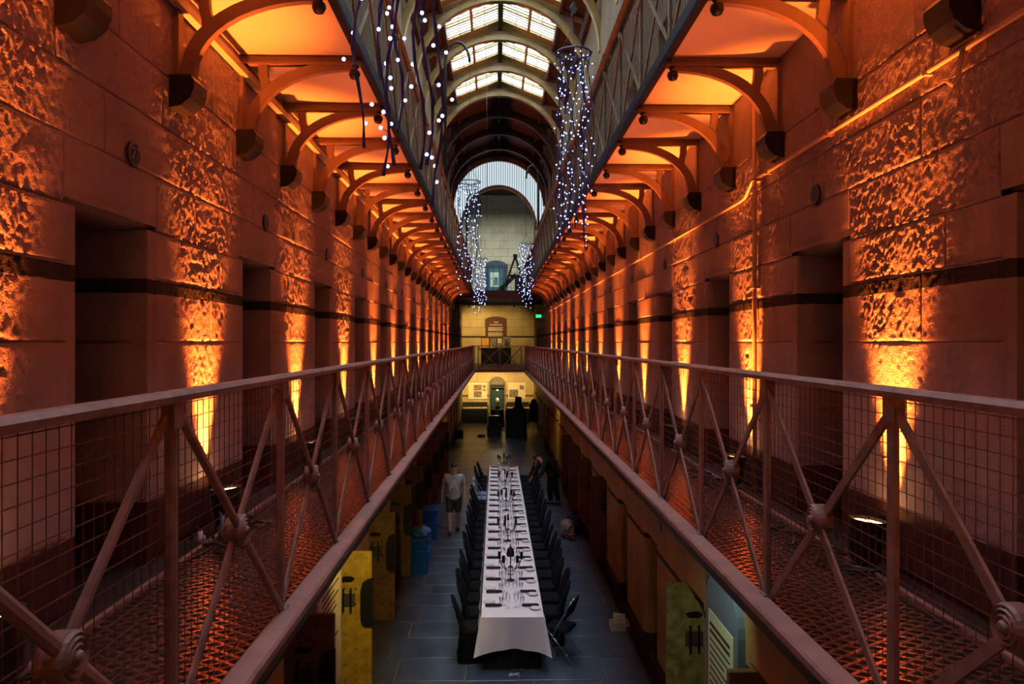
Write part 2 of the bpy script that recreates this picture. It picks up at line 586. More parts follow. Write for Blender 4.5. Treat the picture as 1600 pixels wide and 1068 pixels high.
cell_open = {-1: [], 1: []}
for s in (-1, 1):
    core = MB()
    X = XW[s]

    def cbx(d0, d1, y0, y1, z0, z1, mb=None):
        a, b = sorted((s * (X + d0), s * (X + d1)))
        (mb or core).box(a, b, y0, y1, z0, z1)
    opens = [(LO[s] + 2.3 * k, LO[s] + 2.3 * k + DW) for k in range(NB)]
    cell_open[s] = opens
    prev = YN
    for a, b in opens:
        cbx(0.008, 0.62, prev, a + 0.001 if prev == YN else a, DECK - 0.3, DECK + DH)
        prev = b
    cbx(0.008, 0.62, prev, YEND, DECK - 0.3, DECK + DH)
    cbx(0.008, 0.62, YN, YEND, DECK + DH + 0.03, DECK + 3.6)
    w = core.build('wall_' + SIDE[s], 'stone')
    tag(w, 'rough orange-lit stone wall of the gallery on the %s, pierced by cell doorways' % SIDE[s], None, None, 'structure')
    # stones
    for k in range(-1, NB):
        a = LO[s] + 2.3 * k          # this bay: opening a..a+DW, pier a+DW..a+2.3
        p0, p1 = a + DW, a + 2.3
        if p1 < 1.0:
            continue
        p0 = max(p0, YN)
        near = p1 < 11.5
        step = 0.011 if p1 < 5.2 else (0.014 if p1 < 7.5 else (0.02 if p1 < 12 else 0.45))
        jit = lambda: rng.random() * 0.3 - 0.15
        z = [DECK + q for q in ZC]
        st = lambda y0, y1, i, rough, **kw: stone(s, y0, y1, z[i], z[i + 1], step, rough, w, fine=near, **kw)
        st(p0, p1, 0, 0.15, r0=True, r1=True)
        st(p0, p1, 1, 0.55, r0=True, r1=True)
        mid = (p0 + p1) / 2 + jit()
        st(p0, mid, 2, 0.85, r0=True); st(mid, p1, 2, 0.9, r1=True)
        mid = (p0 + p1) / 2 + 0.3 * (1 if k % 2 else -1)
        st(p0, mid, 3, 0.95, r0=True); st(mid, p1, 3, 0.95, r1=True)
        if a > -0.5:
            st(a - 0.1, p0 + 0.1, 4, 0.1, head=True)
        m = (p0 + p1) / 2 + jit()
        st(p0 + 0.1, m, 4, 0.8); st(m, p1 - 0.1, 4, 0.9)
        for i, off in ((5, 0.25), (6, 0.9), (7, 0.4)):
            m0 = max(a + off, YN); m1 = m0 + 1.15 + jit(); m2 = a + off + 2.3
            st(m0, m1, i, 0.95 if i == 5 else 0.7); st(m1, m2, i, 0.85 if i == 5 else 0.65)
    # cell doors deep in the openings
    for k, (a, b) in enumerate(opens):
        if a < 2.0 and s < 0:
            pass
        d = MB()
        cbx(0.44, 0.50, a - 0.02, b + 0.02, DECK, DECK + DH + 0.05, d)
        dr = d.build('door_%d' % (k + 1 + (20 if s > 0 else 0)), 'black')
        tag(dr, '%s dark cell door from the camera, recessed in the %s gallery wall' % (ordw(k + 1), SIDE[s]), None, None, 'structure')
        for zz in (0.3, 0.95, 1.55):
            p = MB(); cbx(0.425, 0.44, a + 0.03, b - 0.03, DECK + zz, DECK + zz + 0.07, p)
            p.build('iron_strap', 'iron', dr)
        p = MB(); cbx(0.40, 0.44, b - 0.2, b - 0.08, DECK + 0.98, DECK + 1.1, p)
        p.build('lock', 'iron', dr)

# ------------------------------------------------------------------ ground floor walls, floor
GO = {-1: 2.4, 1: 3.3}           # first ground-floor opening near edge
GW, GH = 0.76, 1.86
for s in (-1, 1):
    X = XW[s]
    mb = MB()

    def rpier(y0, y1, z0, z1):
        r = 0.10
        prof = [(0.62, y0), (r, y0)] + [(r - r * math.sin(t), y0 + r - r * math.cos(t)) for t in np.linspace(0.3, PI / 2, 4)]
        prof += [(r - r * math.cos(t), y1 - r + r * math.sin(t)) for t in np.linspace(0, PI / 2 - 0.3, 4)] + [(r, y1), (0.62, y1)]
        mb.prism([(s * (X + d), y) for d, y in prof], z0, z1, 'xy')
    prev = YN
    for k in range(17):
        a = GO[s] + 2.3 * k
        rpier(prev, a, 0, GH + 0.0)
        prev = a + GW
    rpier(prev, YEND, 0, GH)
    x0, x1 = sorted((s * X, s * (X + 0.62)))
    mb.box(x0, x1, YN, YEND, GH, DECK - 0.08)
    x0, x1 = sorted((s * (X + 0.60), s * (X + 0.7)))
    mb.box(x0, x1, YN, YEND, 0, GH + 0.1)
    w = mb.build('wall_%s_lower' % SIDE[s], 'lower')
    tag(w, 'ochre painted ground-floor wall with dark stripe on the %s, below the gallery' % SIDE[s], None, None, 'structure')
    mb = MB()
    mb.box(x0 - 0.1 if s < 0 else x0 - 0.55, x1 + 0.55 if s < 0 else x1, YN, YEND, DECK + 3.5, EYE + 7.9)
    # face of the top-storey wall, with window-like recesses
    mb = MB()
    a0, a1 = sorted((s * X, s * (X + 0.3)))
    prev = YN
    for k in range(17):
        a = LO[s] + 2.3 * k
        mb.box(a0, a1, prev, a, UDECK, UDECK + 1.9)
        prev = a + DW
    mb.box(a0, a1, prev, YEND, UDECK, UDECK + 1.9)
    mb.box(a0, a1, YN, YEND, UDECK + 1.9, EYE + 8.0)
    b0, b1 = sorted((s * (X + 0.28), s * (X + 0.36)))
    mb.box(b0, b1, YN, YEND, SOF - 0.1, UDECK + 2.0)
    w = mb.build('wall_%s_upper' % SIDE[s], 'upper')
    tag(w, 'dim top-storey wall with doorways behind the upper railing on the %s' % SIDE[s], None, None, 'structure')

mb = MB()
mb.box(-XW[-1] - 0.7, XW[1] + 0.7, YN, YEND, -0.12, -0.012)
floor = mb.build('floor', 'joint')
tag(floor, 'dark bluish flagstone floor of the hall far below', None, None, 'structure')
y = 7.6
nst = 0
while y < YEND - 0.05:
    h = random.choice([0.5, 0.6, 0.66, 0.75]) * (1 if y < 26 else 1.35)
    h = min(h, YEND - y)
    x = -XW[-1] - 0.25 - random.random() * 0.6
    while x < XW[1] + 0.1:
        wd = random.uniform(0.7, 1.35)
        a, b = max(x, -XW[-1] - 0.25), min(x + wd, XW[1] + 0.25)
        if b - a > 0.12 and nst < 299:
            t = random.uniform(-0.004, 0.004)
            m_ = MB()
            c = 0.008
            r0 = [(a + c, y + c, -0.05), (b - c, y + c, -0.05), (b - c, y + h - c, -0.05), (a + c, y + h - c, -0.05)]
            r1 = [(p[0], p[1], t - 0.006) for p in r0]
            r2 = [(a + 2.2 * c, y + 2.2 * c, t), (b - 2.2 * c, y + 2.2 * c, t), (b - 2.2 * c, y + h - 2.2 * c, t), (a + 2.2 * c, y + h - 2.2 * c, t)]
            m_.rings([r0, r1, r2]).build('flagstone', 'flag', floor)
            nst += 1
        x += wd
    y += h
print('flagstones', nst)
mb = MB(); mb.box(XW[1] - 0.13, XW[1] + 0.02, 7.5, YEND, 0.004, 0.07)
tag(mb.build('trim_1', 'corbel'), 'low black kerb along the foot of the right lower wall', None, None, 'structure')
mb = MB()
mb.box(-2.9, 3.1, YN - 0.3, YN, 0, EYE + 9)
tag(mb.build('wall_back', 'lower'), 'plain wall closing the hall behind the viewer', None, None, 'structure')

# ------------------------------------------------------------------ galleries
for s in (-1, 1):
    sd = SIDE[s]
    gal = thing('gallery_' + sd, 'lower gallery walkway with rust-red mesh flooring along the %s wall' % sd, None, (0, 0, DECK), kind='structure')
    del_cat = None

    def bx(x0, x1, y0, y1, z0, z1, mb=None):
        a, b = sorted((s * x0, s * x1))
        return (mb or MB()).box(a, b, y0, y1, z0, z1)
    bx(XE[s] + 0.05, XW[s] + 0.45, YN, YB, -0.10, -0.022).build('deck_plate', 'deck', gal)
    m_ = MB()
    a = s * XE[s]; t = 0.11 * s
    m_.prism([(a, -0.03), (a, 0.0), (a + 0.1 * t, 0.012), (a + 0.9 * t, 0.012), (a + t, 0.004), (a + t, -0.03)], YN, YB, 'xz')
    m_.build('rim', 'rim', gal)
    bx(XE[s] + 0.03, XE[s] + 0.06, YN, YB, -0.11, -0.03).build('edge_beam', 'black', gal)
    bx(XW[s] - 0.20, XW[s] - 0.17, YN, YB, -0.02, 0.012).build('grating_border', 'rim', gal)
    # expanded-metal flooring: zigzag strands
    gx0, gx1 = XE[s] + 0.115, XW[s] - 0.20
    pitch, lw_ = 0.066, 0.10
    ncol = int((gx1 - gx0) / (lw_ / 2))
    rows = np.arange(1.6, YB, pitch / 2)
    nr = len(rows)
    xs = gx0 + np.arange(ncol + 1) * (gx1 - gx0) / ncol
    amp = pitch / 4
    sign = np.where((np.arange(ncol + 1)[None, :] + np.arange(nr)[:, None]) % 2 == 0, 1.0, -1.0)
    yc = rows[:, None] + amp * sign
    hw = 0.0085
    V = np.zeros((nr, ncol + 1, 2, 3))
    V[..., 0] = (s * xs)[None, :, None]
    V[:, :, 0, 1] = yc - hw; V[:, :, 1, 1] = yc + hw
    V[:, :, 0, 2] = -0.0004; V[:, :, 1, 2] = 0.0004
    idx = np.arange(nr * (ncol + 1) * 2).reshape(nr, ncol + 1, 2)
    F = np.stack([idx[:, :-1, 0], idx[:, 1:, 0], idx[:, 1:, 1], idx[:, :-1, 1]], -1).reshape(-1, 4)
    if s > 0:
        F = F
    else:
        F = F[:, ::-1]
    me = bpy.data.meshes.new('grating')
    me.from_pydata(V.reshape(-1, 3).tolist(), [], F.tolist())
    me.materials.append(M['grate'])
    g = link('grating', me, gal); g['kind'] = 'stuff'

    # railing
    rl = thing('gallery_railing', 'rust-red iron railing with cross braces along the %s lower gallery' % sd, 'railing', (s * XR[s], 0, DECK), group='gallery railings')
    m_ = MB()
    m_.prism([(-0.028, 1.065), (-0.03, 1.085), (-0.018, 1.1), (0.018, 1.1), (0.03, 1.085), (0.028, 1.065)], 0.4, YB, 'xz')
    m_.build('top_rail', 'rail', rl)
    post = MB(); post.prism([(-0.013, -0.024), (-0.013, 0.024), (0.004, 0.024), (0.012, 0.010), (0.012, -0.010), (0.004, -0.024)], -0.0, 1.066, 'xy')
    post.prism([(-0.028, -0.034), (0.028, -0.034), (0.028, 0.034), (-0.028, 0.034)], 0.0, 0.02, 'xy')
    post.prism([(-0.02, -0.035), (0.02, -0.035), (0.02, 0.035), (-0.02, 0.035)], 0.985, 1.066, 'xy')
    pm = post.mesh('post', 'rail')
    dgm = []
    for q in (0, 1):
        d = MB()
        z0_, z1_ = (0.02, 1.02) if q == 0 else (1.02, 0.02)
        p0 = Vector((0, 0.03, z0_)); p1 = Vector((0, S - 0.03, z1_))
        dr = (p1 - p0).normalized(); nrm = Vector((0, -dr.z, dr.y)) * 0.019
        ox = -0.006 if q == 0 else 0.012
        rs = []
        for p in (p0, p0.lerp(p1, 0.5), p1):
            rs.append([Vector((ox - 0.008, 0, 0)) + p - nrm, Vector((ox - 0.008, 0, 0)) + p + nrm, Vector((ox + 0.003, 0, 0)) + p + nrm,
                       Vector((ox + 0.009, 0, 0)) + p + nrm * 0.4, Vector((ox + 0.009, 0, 0)) + p - nrm * 0.4, Vector((ox + 0.003, 0, 0)) + p - nrm])
        d.rings(rs)
        dgm.append(d.mesh('brace', 'rail'))
    ros = MB()
    prof = [(0.058, -0.035), (0.062, -0.02), (0.062, 0.02), (0.056, 0.03), (0.050, 0.026), (0.044, 0.034), (0.036, 0.028), (0.029, 0.036), (0.02, 0.031), (0.013, 0.043), (0.001, 0.045)]
    ros.lathe([(r, -h * s) for r, h in prof], 20, (0, 0, 0), 'x')
    rm_ = ros.mesh('rosette', 'rail')
    y0 = {-1: 2.30, 1: 2.43}[s] - S
    k = 0
    while y0 + k * S < YB:
        yy = y0 + k * S
        link('post', pm, rl, (0, yy, 0))
        if yy + S < YB + 0.1:
            link('brace', dgm[0], rl, (0, yy, 0)); link('brace', dgm[1], rl, (0, yy, 0))
            link('rosette', rm_, rl, (0, yy + S / 2, 0.52))
        k += 1
    # welded wire infill behind the bars
    wm = MB()
    xo = 0.024 * s
    r = 0.0016
    for yy in np.arange(0.9, YB, 0.05):
        wm.rings([[(xo - r, yy - r, z_), (xo + r, yy - r, z_), (xo, yy + r, z_)] for z_ in (0.02, 1.06)], False)
    for z_ in np.arange(0.05, 1.06, 0.05):
        wm.rings([[(xo - r, yy, z_ - r), (xo + r, yy, z_ - r), (xo, yy, z_ + r)] for yy in (0.9, YB)], False)
    wo = wm.build('wire_mesh', 'wire', rl); wo['kind'] = 'stuff'

    # ---------------- upper gallery
    ug = thing('upper_gallery_' + sd, 'upper gallery with cream soffit panels along the %s side' % sd, None, (0, 0, SOF), kind='structure')
    yb0 = {-1: 3.45, 1: 3.42}[s] - 3 * S
    ys = [yb0 + S * k for k in range(30)]
    for i in range(29):
        if ys[i] > 33 or ys[i + 1] < 0:
            continue
        m_ = MB(); a, b = sorted((s * (UE[s] + 0.02), s * (XW[s] + 0.02)))
        y0_, y1_ = ys[i] + 0.008, ys[i + 1] - 0.008
        r0 = [(a, y0_, 0.03), (b, y0_, 0.03), (b, y1_, 0.03), (a, y1_, 0.03)]
        r1 = [(a, y0_, 0.004), (b, y0_, 0.004), (b, y1_, 0.004), (a, y1_, 0.004)]
        r2 = [(a + 0.01, y0_ + 0.01, 0), (b - 0.01, y0_ + 0.01, 0), (b - 0.01, y1_ - 0.01, 0), (a + 0.01, y1_ - 0.01, 0)]
        m_.rings([r0, r1, r2]).build('soffit_panel', 'soffit', ug)
    bx(UE[s] + 0.01, XW[s] + 0.3, YN, 33.5, 0.03, 0.12).build('deck_plate', 'deck', ug)
    m_ = MB()
    a = s * UE[s]
    m_.prism([(a - 0.02 * s, -0.03), (a - 0.025 * s, 0.0), (a - 0.025 * s, 0.09), (a, 0.125), (a + 0.03 * s, 0.125), (a + 0.03 * s, -0.03)], YN, 33.5, 'xz')
    m_.build('fascia', 'fascia', ug)

    ul = thing('upper_railing', 'ochre iron railing with wire mesh along the %s upper gallery' % sd, 'railing', (s * (UE[s] + 0.03), 0, UDECK), group='upper railings')
    m_ = MB(); m_.tube([(0, 0.4, 1.07), (0, 33.4, 1.07)], 0.032, 10); m_.build('top_rail', 'uprail', ul, True)
    if s > 0:
        m_ = MB(); m_.tube([(-0.075, 0.4, 1.0), (-0.075, 33.4, 1.0)], 0.038, 10); m_.build('rail_pipe', 'uprail', ul, True)
        c = MB(); c.lathe([(0.043, -0.02), (0.043, 0.02)], 10, (0, 0, 0), 'y'); c.box(0, 0.08, -0.015, 0.015, -0.02, 0.06)
        cm = c.mesh('pipe_clip', 'uprail')
        for yy in np.arange(4.0, 33, 2.3):
            link('pipe_clip', cm, ul, (-0.075, float(yy), 1.0))
    upm = post.mesh('post', 'uprail')
    udg = []
    for q in (0, 1):
        mm = dgm[q].copy(); mm.materials.clear(); mm.materials.append(M['uprail']); udg.append(mm)
    k = 0
    while ys[0] + k * S < 33:
        yy = ys[0] + k * S
        if yy > 0.3:
            link('post', upm, ul, (0, yy, 0.0)); link('brace', udg[0], ul, (0, yy, 0)); link('brace', udg[1], ul, (0, yy, 0))
        k += 1
    wm = MB(); xo = 0.02 * s; r = 0.0022
    for yy in np.arange(3.0, 33, 0.06):
        for sg in (-1, 1):
            wm.rings([[(xo - r, yy - r + sg * zz * 0.55, zz + 0.02), (xo + r, yy - r + sg * zz * 0.55, zz + 0.02), (xo, yy + r + sg * zz * 0.55, zz + 0.02)] for zz in (0, 1.03)], False)
    wo = wm.build('wire_mesh', 'upwire', ul); wo['kind'] = 'stuff'

    # ---------------- brackets
    xw, xe = XW[s], UE[s] + 0.02
    zc = -0.60                    # corbel top relative to the soffit
    n = 13
    ax, bz = xw - 0.075 - xe - 0.02, -zc - 0.075
    th = np.linspace(0.0, PI / 2, n)
    out, inn = [], []
    for i, t in enumerate(th):
        wd = 0.036 + 0.008 * math.cos(t)
        px, pz = xe + 0.02 + ax * math.cos(t) ** 0.92, zc + bz * math.sin(t) ** 0.95
        tx, tz = -ax * math.sin(t), bz * math.cos(t)
        l_ = math.hypot(tx, tz); nx, nz = tz / l_, -tx / l_
        out.append((s * (px + nx * wd), pz + nz * wd)); inn.append((s * (px - nx * wd), pz - nz * wd))
    arc = MB(); arc.strip(out, inn, -0.026, 0.026); arm_ = arc.mesh('curved_arm', 'bracket')
    st = MB()
    j = 5
    cx, cz = xe + 0.02 + ax * math.cos(th[j]) ** 0.92, zc + bz * math.sin(th[j]) ** 0.95
    q = [(0.0, 0.0), (0.035, 0.05), (0.05, 0.10), (0.055, 0.16), (0.055, -cz - 0.055)]
    st.strip([(s * (cx + u - 0.034 - 0.02 * (i == 0)), cz + w_) for i, (u, w_) in enumerate(q)], [(s * (cx + u + 0.034 + 0.03 * (i == 0)), cz + w_) for i, (u, w_) in enumerate(q)], -0.022, 0.022)
    stm = st.mesh('strut', 'bracket')
    be = MB(); bx(xe - 0.02, xw - 0.0, -0.035, 0.035, -0.075, -0.058, be); bx(xe - 0.02, xw, -0.012, 0.012, -0.058, -0.002, be)
    bem = be.mesh('beam', 'bracket')
    ws = MB(); bx(xw - 0.03, xw + 0.01, -0.035, 0.035, zc - 0.02, -0.075, ws); wsm = ws.mesh('wall_strip', 'bracket')
    kb = MB(); kb.lathe([(0.03, 0), (0.03, -0.02), (0.018, -0.03), (0.04, -0.05), (0.045, -0.075), (0.03, -0.105), (0.001, -0.115)], 10, (s * (xe + 0.03), 0, -0.07))
    kbm = kb.mesh('knob', 'black', True)
    co = MB()
    prof = [(0.0, 0.0), (0.13, 0.0), (0.15, -0.03), (0.15, -0.08), (0.125, -0.14), (0.07, -0.185), (0.0, -0.20)]
    co.rings([[(s * (xw - d), -0.10 + e, zc + z_) for d, z_ in prof] for e in (0.0,)] + [[(s * (xw - d), 0.10, zc + z_) for d, z_ in prof]], True)
    com = co.mesh('corbel', 'corbel')
    n = 0
    for yy in ys:
        if yy < 1.0 or yy > 33:
            continue
        n += 1
        b = thing('gallery_bracket', '%s curved iron bracket from the near end under the %s upper gallery' % (ordw(n), sd), 'bracket', (0, yy, SOF), group='upper gallery brackets')
        link('curved_arm', arm_, b); link('strut', stm, b); link('beam', bem, b); link('wall_strip', wsm, b); link('knob', kbm, b); link('corbel', com, b)

    # ---------------- uplights standing on the deck against every pier
    can = MB()
    can.lathe([(0.06, -0.13), (0.085, -0.11), (0.095, -0.02), (0.098, 0.10), (0.102, 0.115), (0.094, 0.115), (0.09, 0.095)], 16, (0, 0, 0.17), caps=False)
    can.lathe([(0.001, -0.135), (0.06, -0.13)], 16, (0, 0, 0.17), caps=False)
    canm = can.mesh('can', 'can', True)
    le = MB(); le.lathe([(0.092, 0.0), (0.092, 0.004), (0.07, 0.006), (0.001, 0.007)], 16, (0, 0, 0.262)); lem = le.mesh('lens', 'lens')
    yk = MB(); yk.box(-0.12, -0.105, -0.02, 0.02, 0.0, 0.22); yk.box(0.105, 0.12, -0.02, 0.02, 0.0, 0.22); yk.box(-0.12, 0.12, -0.03, 0.03, 0.0, 0.012)
    ykm = yk.mesh('yoke', 'can')
    n = 0
    for k in range(-1, 14):
        ym = LO[s] + 2.3 * k + (DW + 2.3) / 2 + (0.17 if s > 0 else 0.0)
        if ym > 30.5 or ym < 0.2:
            continue
        n += 1
        u = thing('floor_uplight', '%s round black floor lamp from the near end, lighting the %s wall orange' % (ordw(n), sd), 'uplight',
                  (s * (xw - 0.175), ym, DECK - 0.02), group='orange uplights')
        link('can', canm, u, (0, 0, 0), (0, s * 0.10, 0)); link('lens', lem, u, (0, 0, 0), (0, s * 0.10, 0)); link('yoke', ykm, u, None, (0, 0, PI / 2))
        lamp('uplight_beam', 'SPOT', (s * 0.085, 0, 0.30), UP_CORE, ORANGE, u, aim=(s * 0.085, 0, 1), spot_size=math.radians(42), spot_blend=1.0, shadow_soft_size=0.04)
        lamp('uplight_field', 'SPOT', (s * 0.03, 0, 0.32), UP_FLOOD, FIELD, u, aim=(-s * 0.30, 0, 1), spot_size=math.radians(78), spot_blend=1.0, shadow_soft_size=0.06)
        cb = MB()
        pts = [(0, -0.06, 0.06), (-s * 0.04, -0.2, 0.02)] + [(-s * (0.05 + 0.05 * math.sin(i * 1.3)), -0.25 - 0.22 * i, 0.028) for i in range(5)]
        cb.tube(pts, 0.007, 5); cb.build('cable', 'cable', u)

    # ---------------- number plaques over the doors
    pq = MB(); pq.lathe([(0.072, 0.0), (0.072, -0.008), (0.066, -0.012), (0.001, -0.012)] if s > 0 else [(0.072, 0), (0.072, 0.008), (0.066, 0.012), (0.001, 0.012)], 20, (0, 0, 0), 'x')
    pqm = pq.mesh('plaque', 'plaque')
    n = 0
    for a, b in cell_open[s]:
        if a < 2.5 or a > 25:
            continue
        n += 1
        p = thing('number_plaque', '%s round dark number plaque from the near end above a %s cell doorway' % (ordw(n), sd), 'plaque',
                  (s * (xw - 0.008), (a + b) / 2 + (0.16 if s < 0 else 0.0), DECK + 2.27), group='cell number plaques')
        link('disc', pqm, p)
        ri = MB(); ri.lathe([(0.060, 0), (0.064, -0.014 * s), (0.056, -0.014 * s), (0.056, 0)], 20, (0, 0, 0), 'x', caps=False); ri.build('ring', 'digit', p)
        if n == 1 and s < 0:
            text_mesh('number', '27', 0.085, 'digit', p, (0.014, 0, 0), (PI / 2, 0, PI / 2))

# pipes on the walls
tag(MB().box(-XW[-1] + 0.012, -XW[-1] + 0.065, 0.4, 31, SOF - 0.17, SOF - 0.115).build('cable_trunking', 'batten'),
    'long pale straight trunking high on the left wall beneath the soffit', 'trunking')
xc = XW[1] - 0.025
m_ = MB()
m_.tube([(xc, 0.5, EYE + 1.375), (xc, 6.1, EYE + 1.375), (xc, 6.22, EYE + 1.40), (xc, 6.45, EYE + 1.27), (xc, 6.6, EYE + 1.26), (xc, 31, EYE + 1.26)], 0.014, 8)
cp = thing('wall_conduit', 'thin conduit running along the right wall with a kink', 'pipe')
m_.build('pipe', 'pipe', cp, True)
for yy in (2.6, 3.7, 4.8, 5.9, 7.4, 9.0, 11, 13):
    c = MB(); c.box(xc - 0.02, xc + 0.03, yy - 0.012, yy + 0.012, EYE + (1.355 if yy < 6.2 else 1.24), EYE + (1.395 if yy < 6.2 else 1.28)); c.build('clip', 'pipe', cp)
vp = thing('downpipe', 'vertical pipe on the right wall from soffit to gallery deck', 'pipe')
m_ = MB(); m_.tube([(xc - 0.015, 6.16, DECK), (xc - 0.015, 6.16, SOF)], 0.02, 8); m_.build('pipe', 'pipe', vp, True)
for zz in (0.7, 1.7, 2.6):
    c = MB(); c.box(xc - 0.04, xc + 0.03, 6.125, 6.195, DECK + zz, DECK + zz + 0.03); c.build('clip', 'pipe', vp)
hk = MB(); hk.tube([(xc - 0.0, 3.42, EYE + 1.36), (xc - 0.02, 3.42, EYE + 1.25), (xc - 0.05, 3.42, EYE + 1.21), (xc - 0.07, 3.42, EYE + 1.23)], 0.012, 6)
tag(hk.build('wall_hook', 'pipe'), 'small iron hook below the conduit on the right wall', 'hook')

# ------------------------------------------------------------------ roof
XC, ZA, RA = 0.12, EYE + 6.2, 2.1
RID = EYE + 8.72
SL = 0.40
ceil_ = thing('ceiling', 'timber arched roof with gabled skylights high above the hall', None, (XC, 0, 0), kind='structure')
arches = [18.0 - 2.3 * k for k in range(8, 0, -1)] + [18.0 + 2.3 * k for k in range(8)]
th = np.linspace(0, PI, 33)
ar = MB(); ar.strip([(RA * 1.06 * math.cos(t), ZA + (RA + 0.13) * math.sin(t)) for t in th], [(RA * math.cos(t) * 0.99, ZA + RA * math.sin(t)) for t in th], -0.09, 0.09)
arm2 = ar.mesh('arch_rib', 'wood'); arm3 = ar.mesh('arch_rib', 'shadedwood')
gb_ = MB()
top = [(RA * 1.04 * math.cos(t), ZA + (RA + 0.10) * math.sin(t)) for t in np.linspace(0.62, PI - 0.62, 15)]
poly = top + [(-1.75, RID - SL * 1.75), (0, RID), (1.75, RID - SL * 1.75)]
gb_.prism(poly, -0.03, 0.03, 'xz')
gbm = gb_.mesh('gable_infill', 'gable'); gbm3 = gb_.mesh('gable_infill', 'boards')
rf = MB()
for sg in (-1, 1):
    rf.prism([(sg * 0.0, RID - 0.02), (sg * 2.3, RID - 2.3 * SL - 0.02), (sg * 2.3, RID - 2.3 * SL - 0.12), (0, RID - 0.12)], -0.05, 0.05, 'xz')
rfm = rf.mesh('rafter', 'wood'); rfm3 = rf.mesh('rafter', 'shadedwood')
for ya in arches:
    far = ya > 25.5  # far ribs, gables and rafters take darker colours to paint in the shade there
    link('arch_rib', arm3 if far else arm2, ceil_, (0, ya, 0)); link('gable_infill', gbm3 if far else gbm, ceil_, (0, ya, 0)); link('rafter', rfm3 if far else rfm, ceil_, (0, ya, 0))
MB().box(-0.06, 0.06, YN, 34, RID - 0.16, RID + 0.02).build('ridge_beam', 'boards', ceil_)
for sg in (-1, 1):
    sl = lambda x: RID - SL * x
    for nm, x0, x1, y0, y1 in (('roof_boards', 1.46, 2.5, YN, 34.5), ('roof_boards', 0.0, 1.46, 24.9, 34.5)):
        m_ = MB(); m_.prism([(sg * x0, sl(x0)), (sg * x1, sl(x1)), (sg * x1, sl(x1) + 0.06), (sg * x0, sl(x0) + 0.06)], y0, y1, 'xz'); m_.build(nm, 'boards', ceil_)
    m_ = MB(); m_.box(*sorted((sg * 1.42, sg * 1.5)), YN, 34, sl(1.46) - 0.14, sl(1.46) + 0.02); m_.build('purlin', 'boards', ceil_)
    m_ = MB(); m_.box(*sorted((sg * 2.0, sg * 2.3)), YN, 34.5, sl(2.3) - 0.3, sl(2.3) + 0.08); m_.build('wall_plate', 'boards', ceil_)
    for i in range(len(arches) - 1):
        y0, y1 = arches[i] + 0.1, arches[i + 1] - 0.1
        if y0 > 24.6:
            # closed bays: plain board lining with battens
            continue
        # four panes, a mullion cross, slats
        xm, ymid = 0.76, (y0 + y1) / 2
        for xa, xb in ((0.08, xm - 0.03), (xm + 0.03, 1.42)):
            for ya, yb in ((y0 + 0.02, ymid - 0.03), (ymid + 0.03, y1 - 0.30)):
                p = MB(); p.prism([(sg * xa, sl(xa) + 0.05), (sg * xb, sl(xb) + 0.05), (sg * xb, sl(xb) + 0.06), (sg * xa, sl(xa) + 0.06)], ya, yb, 'xz')
                p.build('skylight_pane', 'glazing', ceil_)
        f = MB()
        f.prism([(sg * (xm - 0.035), sl(xm - 0.035) - 0.04), (sg * (xm + 0.035), sl(xm + 0.035) - 0.04), (sg * (xm + 0.035), sl(xm + 0.035) + 0.07), (sg * (xm - 0.035), sl(xm - 0.035) + 0.07)], y0, y1, 'xz')
        f.build('mullion', 'wood', ceil_)
        for ya, yb in ((ymid - 0.04, ymid + 0.04), (y1 - 0.32, y1)):
            f = MB(); f.prism([(sg * 0.05, sl(0.05) - 0.03), (sg * 1.44, sl(1.44) - 0.03), (sg * 1.44, sl(1.44) + 0.05), (sg * 0.05, sl(0.05) + 0.05)], ya, yb, 'xz')
            f.build('glazing_bar', 'wood', ceil_)
        f = MB(); f.prism([(sg * 0.05, sl(0.05) - 0.005), (sg * 1.44, sl(1.44) - 0.005), (sg * 1.44, sl(1.44) + 0.012), (sg * 0.05, sl(0.05) + 0.012)], -0.026, 0.026, 'xz')
        fm = f.mesh('slat', 'wood')
        yy = y0 + 0.12
        while yy < y1 - 0.34:
            if abs(yy - ymid) > 0.06:
                link('slat', fm, ceil_, (0, yy, 0))
            yy += 0.16
        for xr in (0.42, 1.08):
            t_ = MB(); t_.tube([(sg * xr, y0, sl(xr) - 0.06), (sg * xr, y1 - 0.35, sl(xr) - 0.06)], 0.008, 5); t_.build('control_rod', 'iron', ceil_)
MB().box(-2.9, 2.9, YN, 34.5, RID + 0.35, RID + 0.42).build('outer_roof', 'boards', ceil_)
# boarded ceiling over the crossing
MB().box(-2.4, 2.5, 33.6, YEND, EYE + 8.6, EYE + 8.7).build('crossing_ceiling', 'boards', ceil_)

# bulkhead arch of pale translucent sheet at the far end of the nave
bh = thing('wall_bulkhead', 'pale ribbed translucent arch band closing the roof at the far end', None, (XC, 33.6, 0), kind='structure')
th = np.linspace(0, PI, 41)
ro, ri = 2.12, 1.52
m_ = MB(); m_.strip([(ro * math.cos(t), ZA - 0.05 + ro * math.sin(t)) for t in th], [(1.72 * math.cos(t), ZA - 1.10 + 1.95 * math.sin(t)) for t in th], -0.02, 0.02)
m_.build('sheet', 'poly', bh)
m_ = MB(); m_.strip([(1.76 * math.cos(t), ZA - 1.10 + 2.02 * math.sin(t)) for t in th], [(1.66 * math.cos(t), ZA - 1.10 + 1.89 * math.sin(t)) for t in th], -0.22, 0.03)
m_.build('arch_trim', 'archtrim', bh)
m_ = MB(); m_.strip([((ro + 0.1) * math.cos(t), ZA + (ro + 0.1) * math.sin(t)) for t in th], [((ro - 0.10) * math.cos(t), ZA + (ro - 0.1) * math.sin(t)) for t in th], -0.20, -0.02)
m_.build('arch_rib', 'gable', bh)
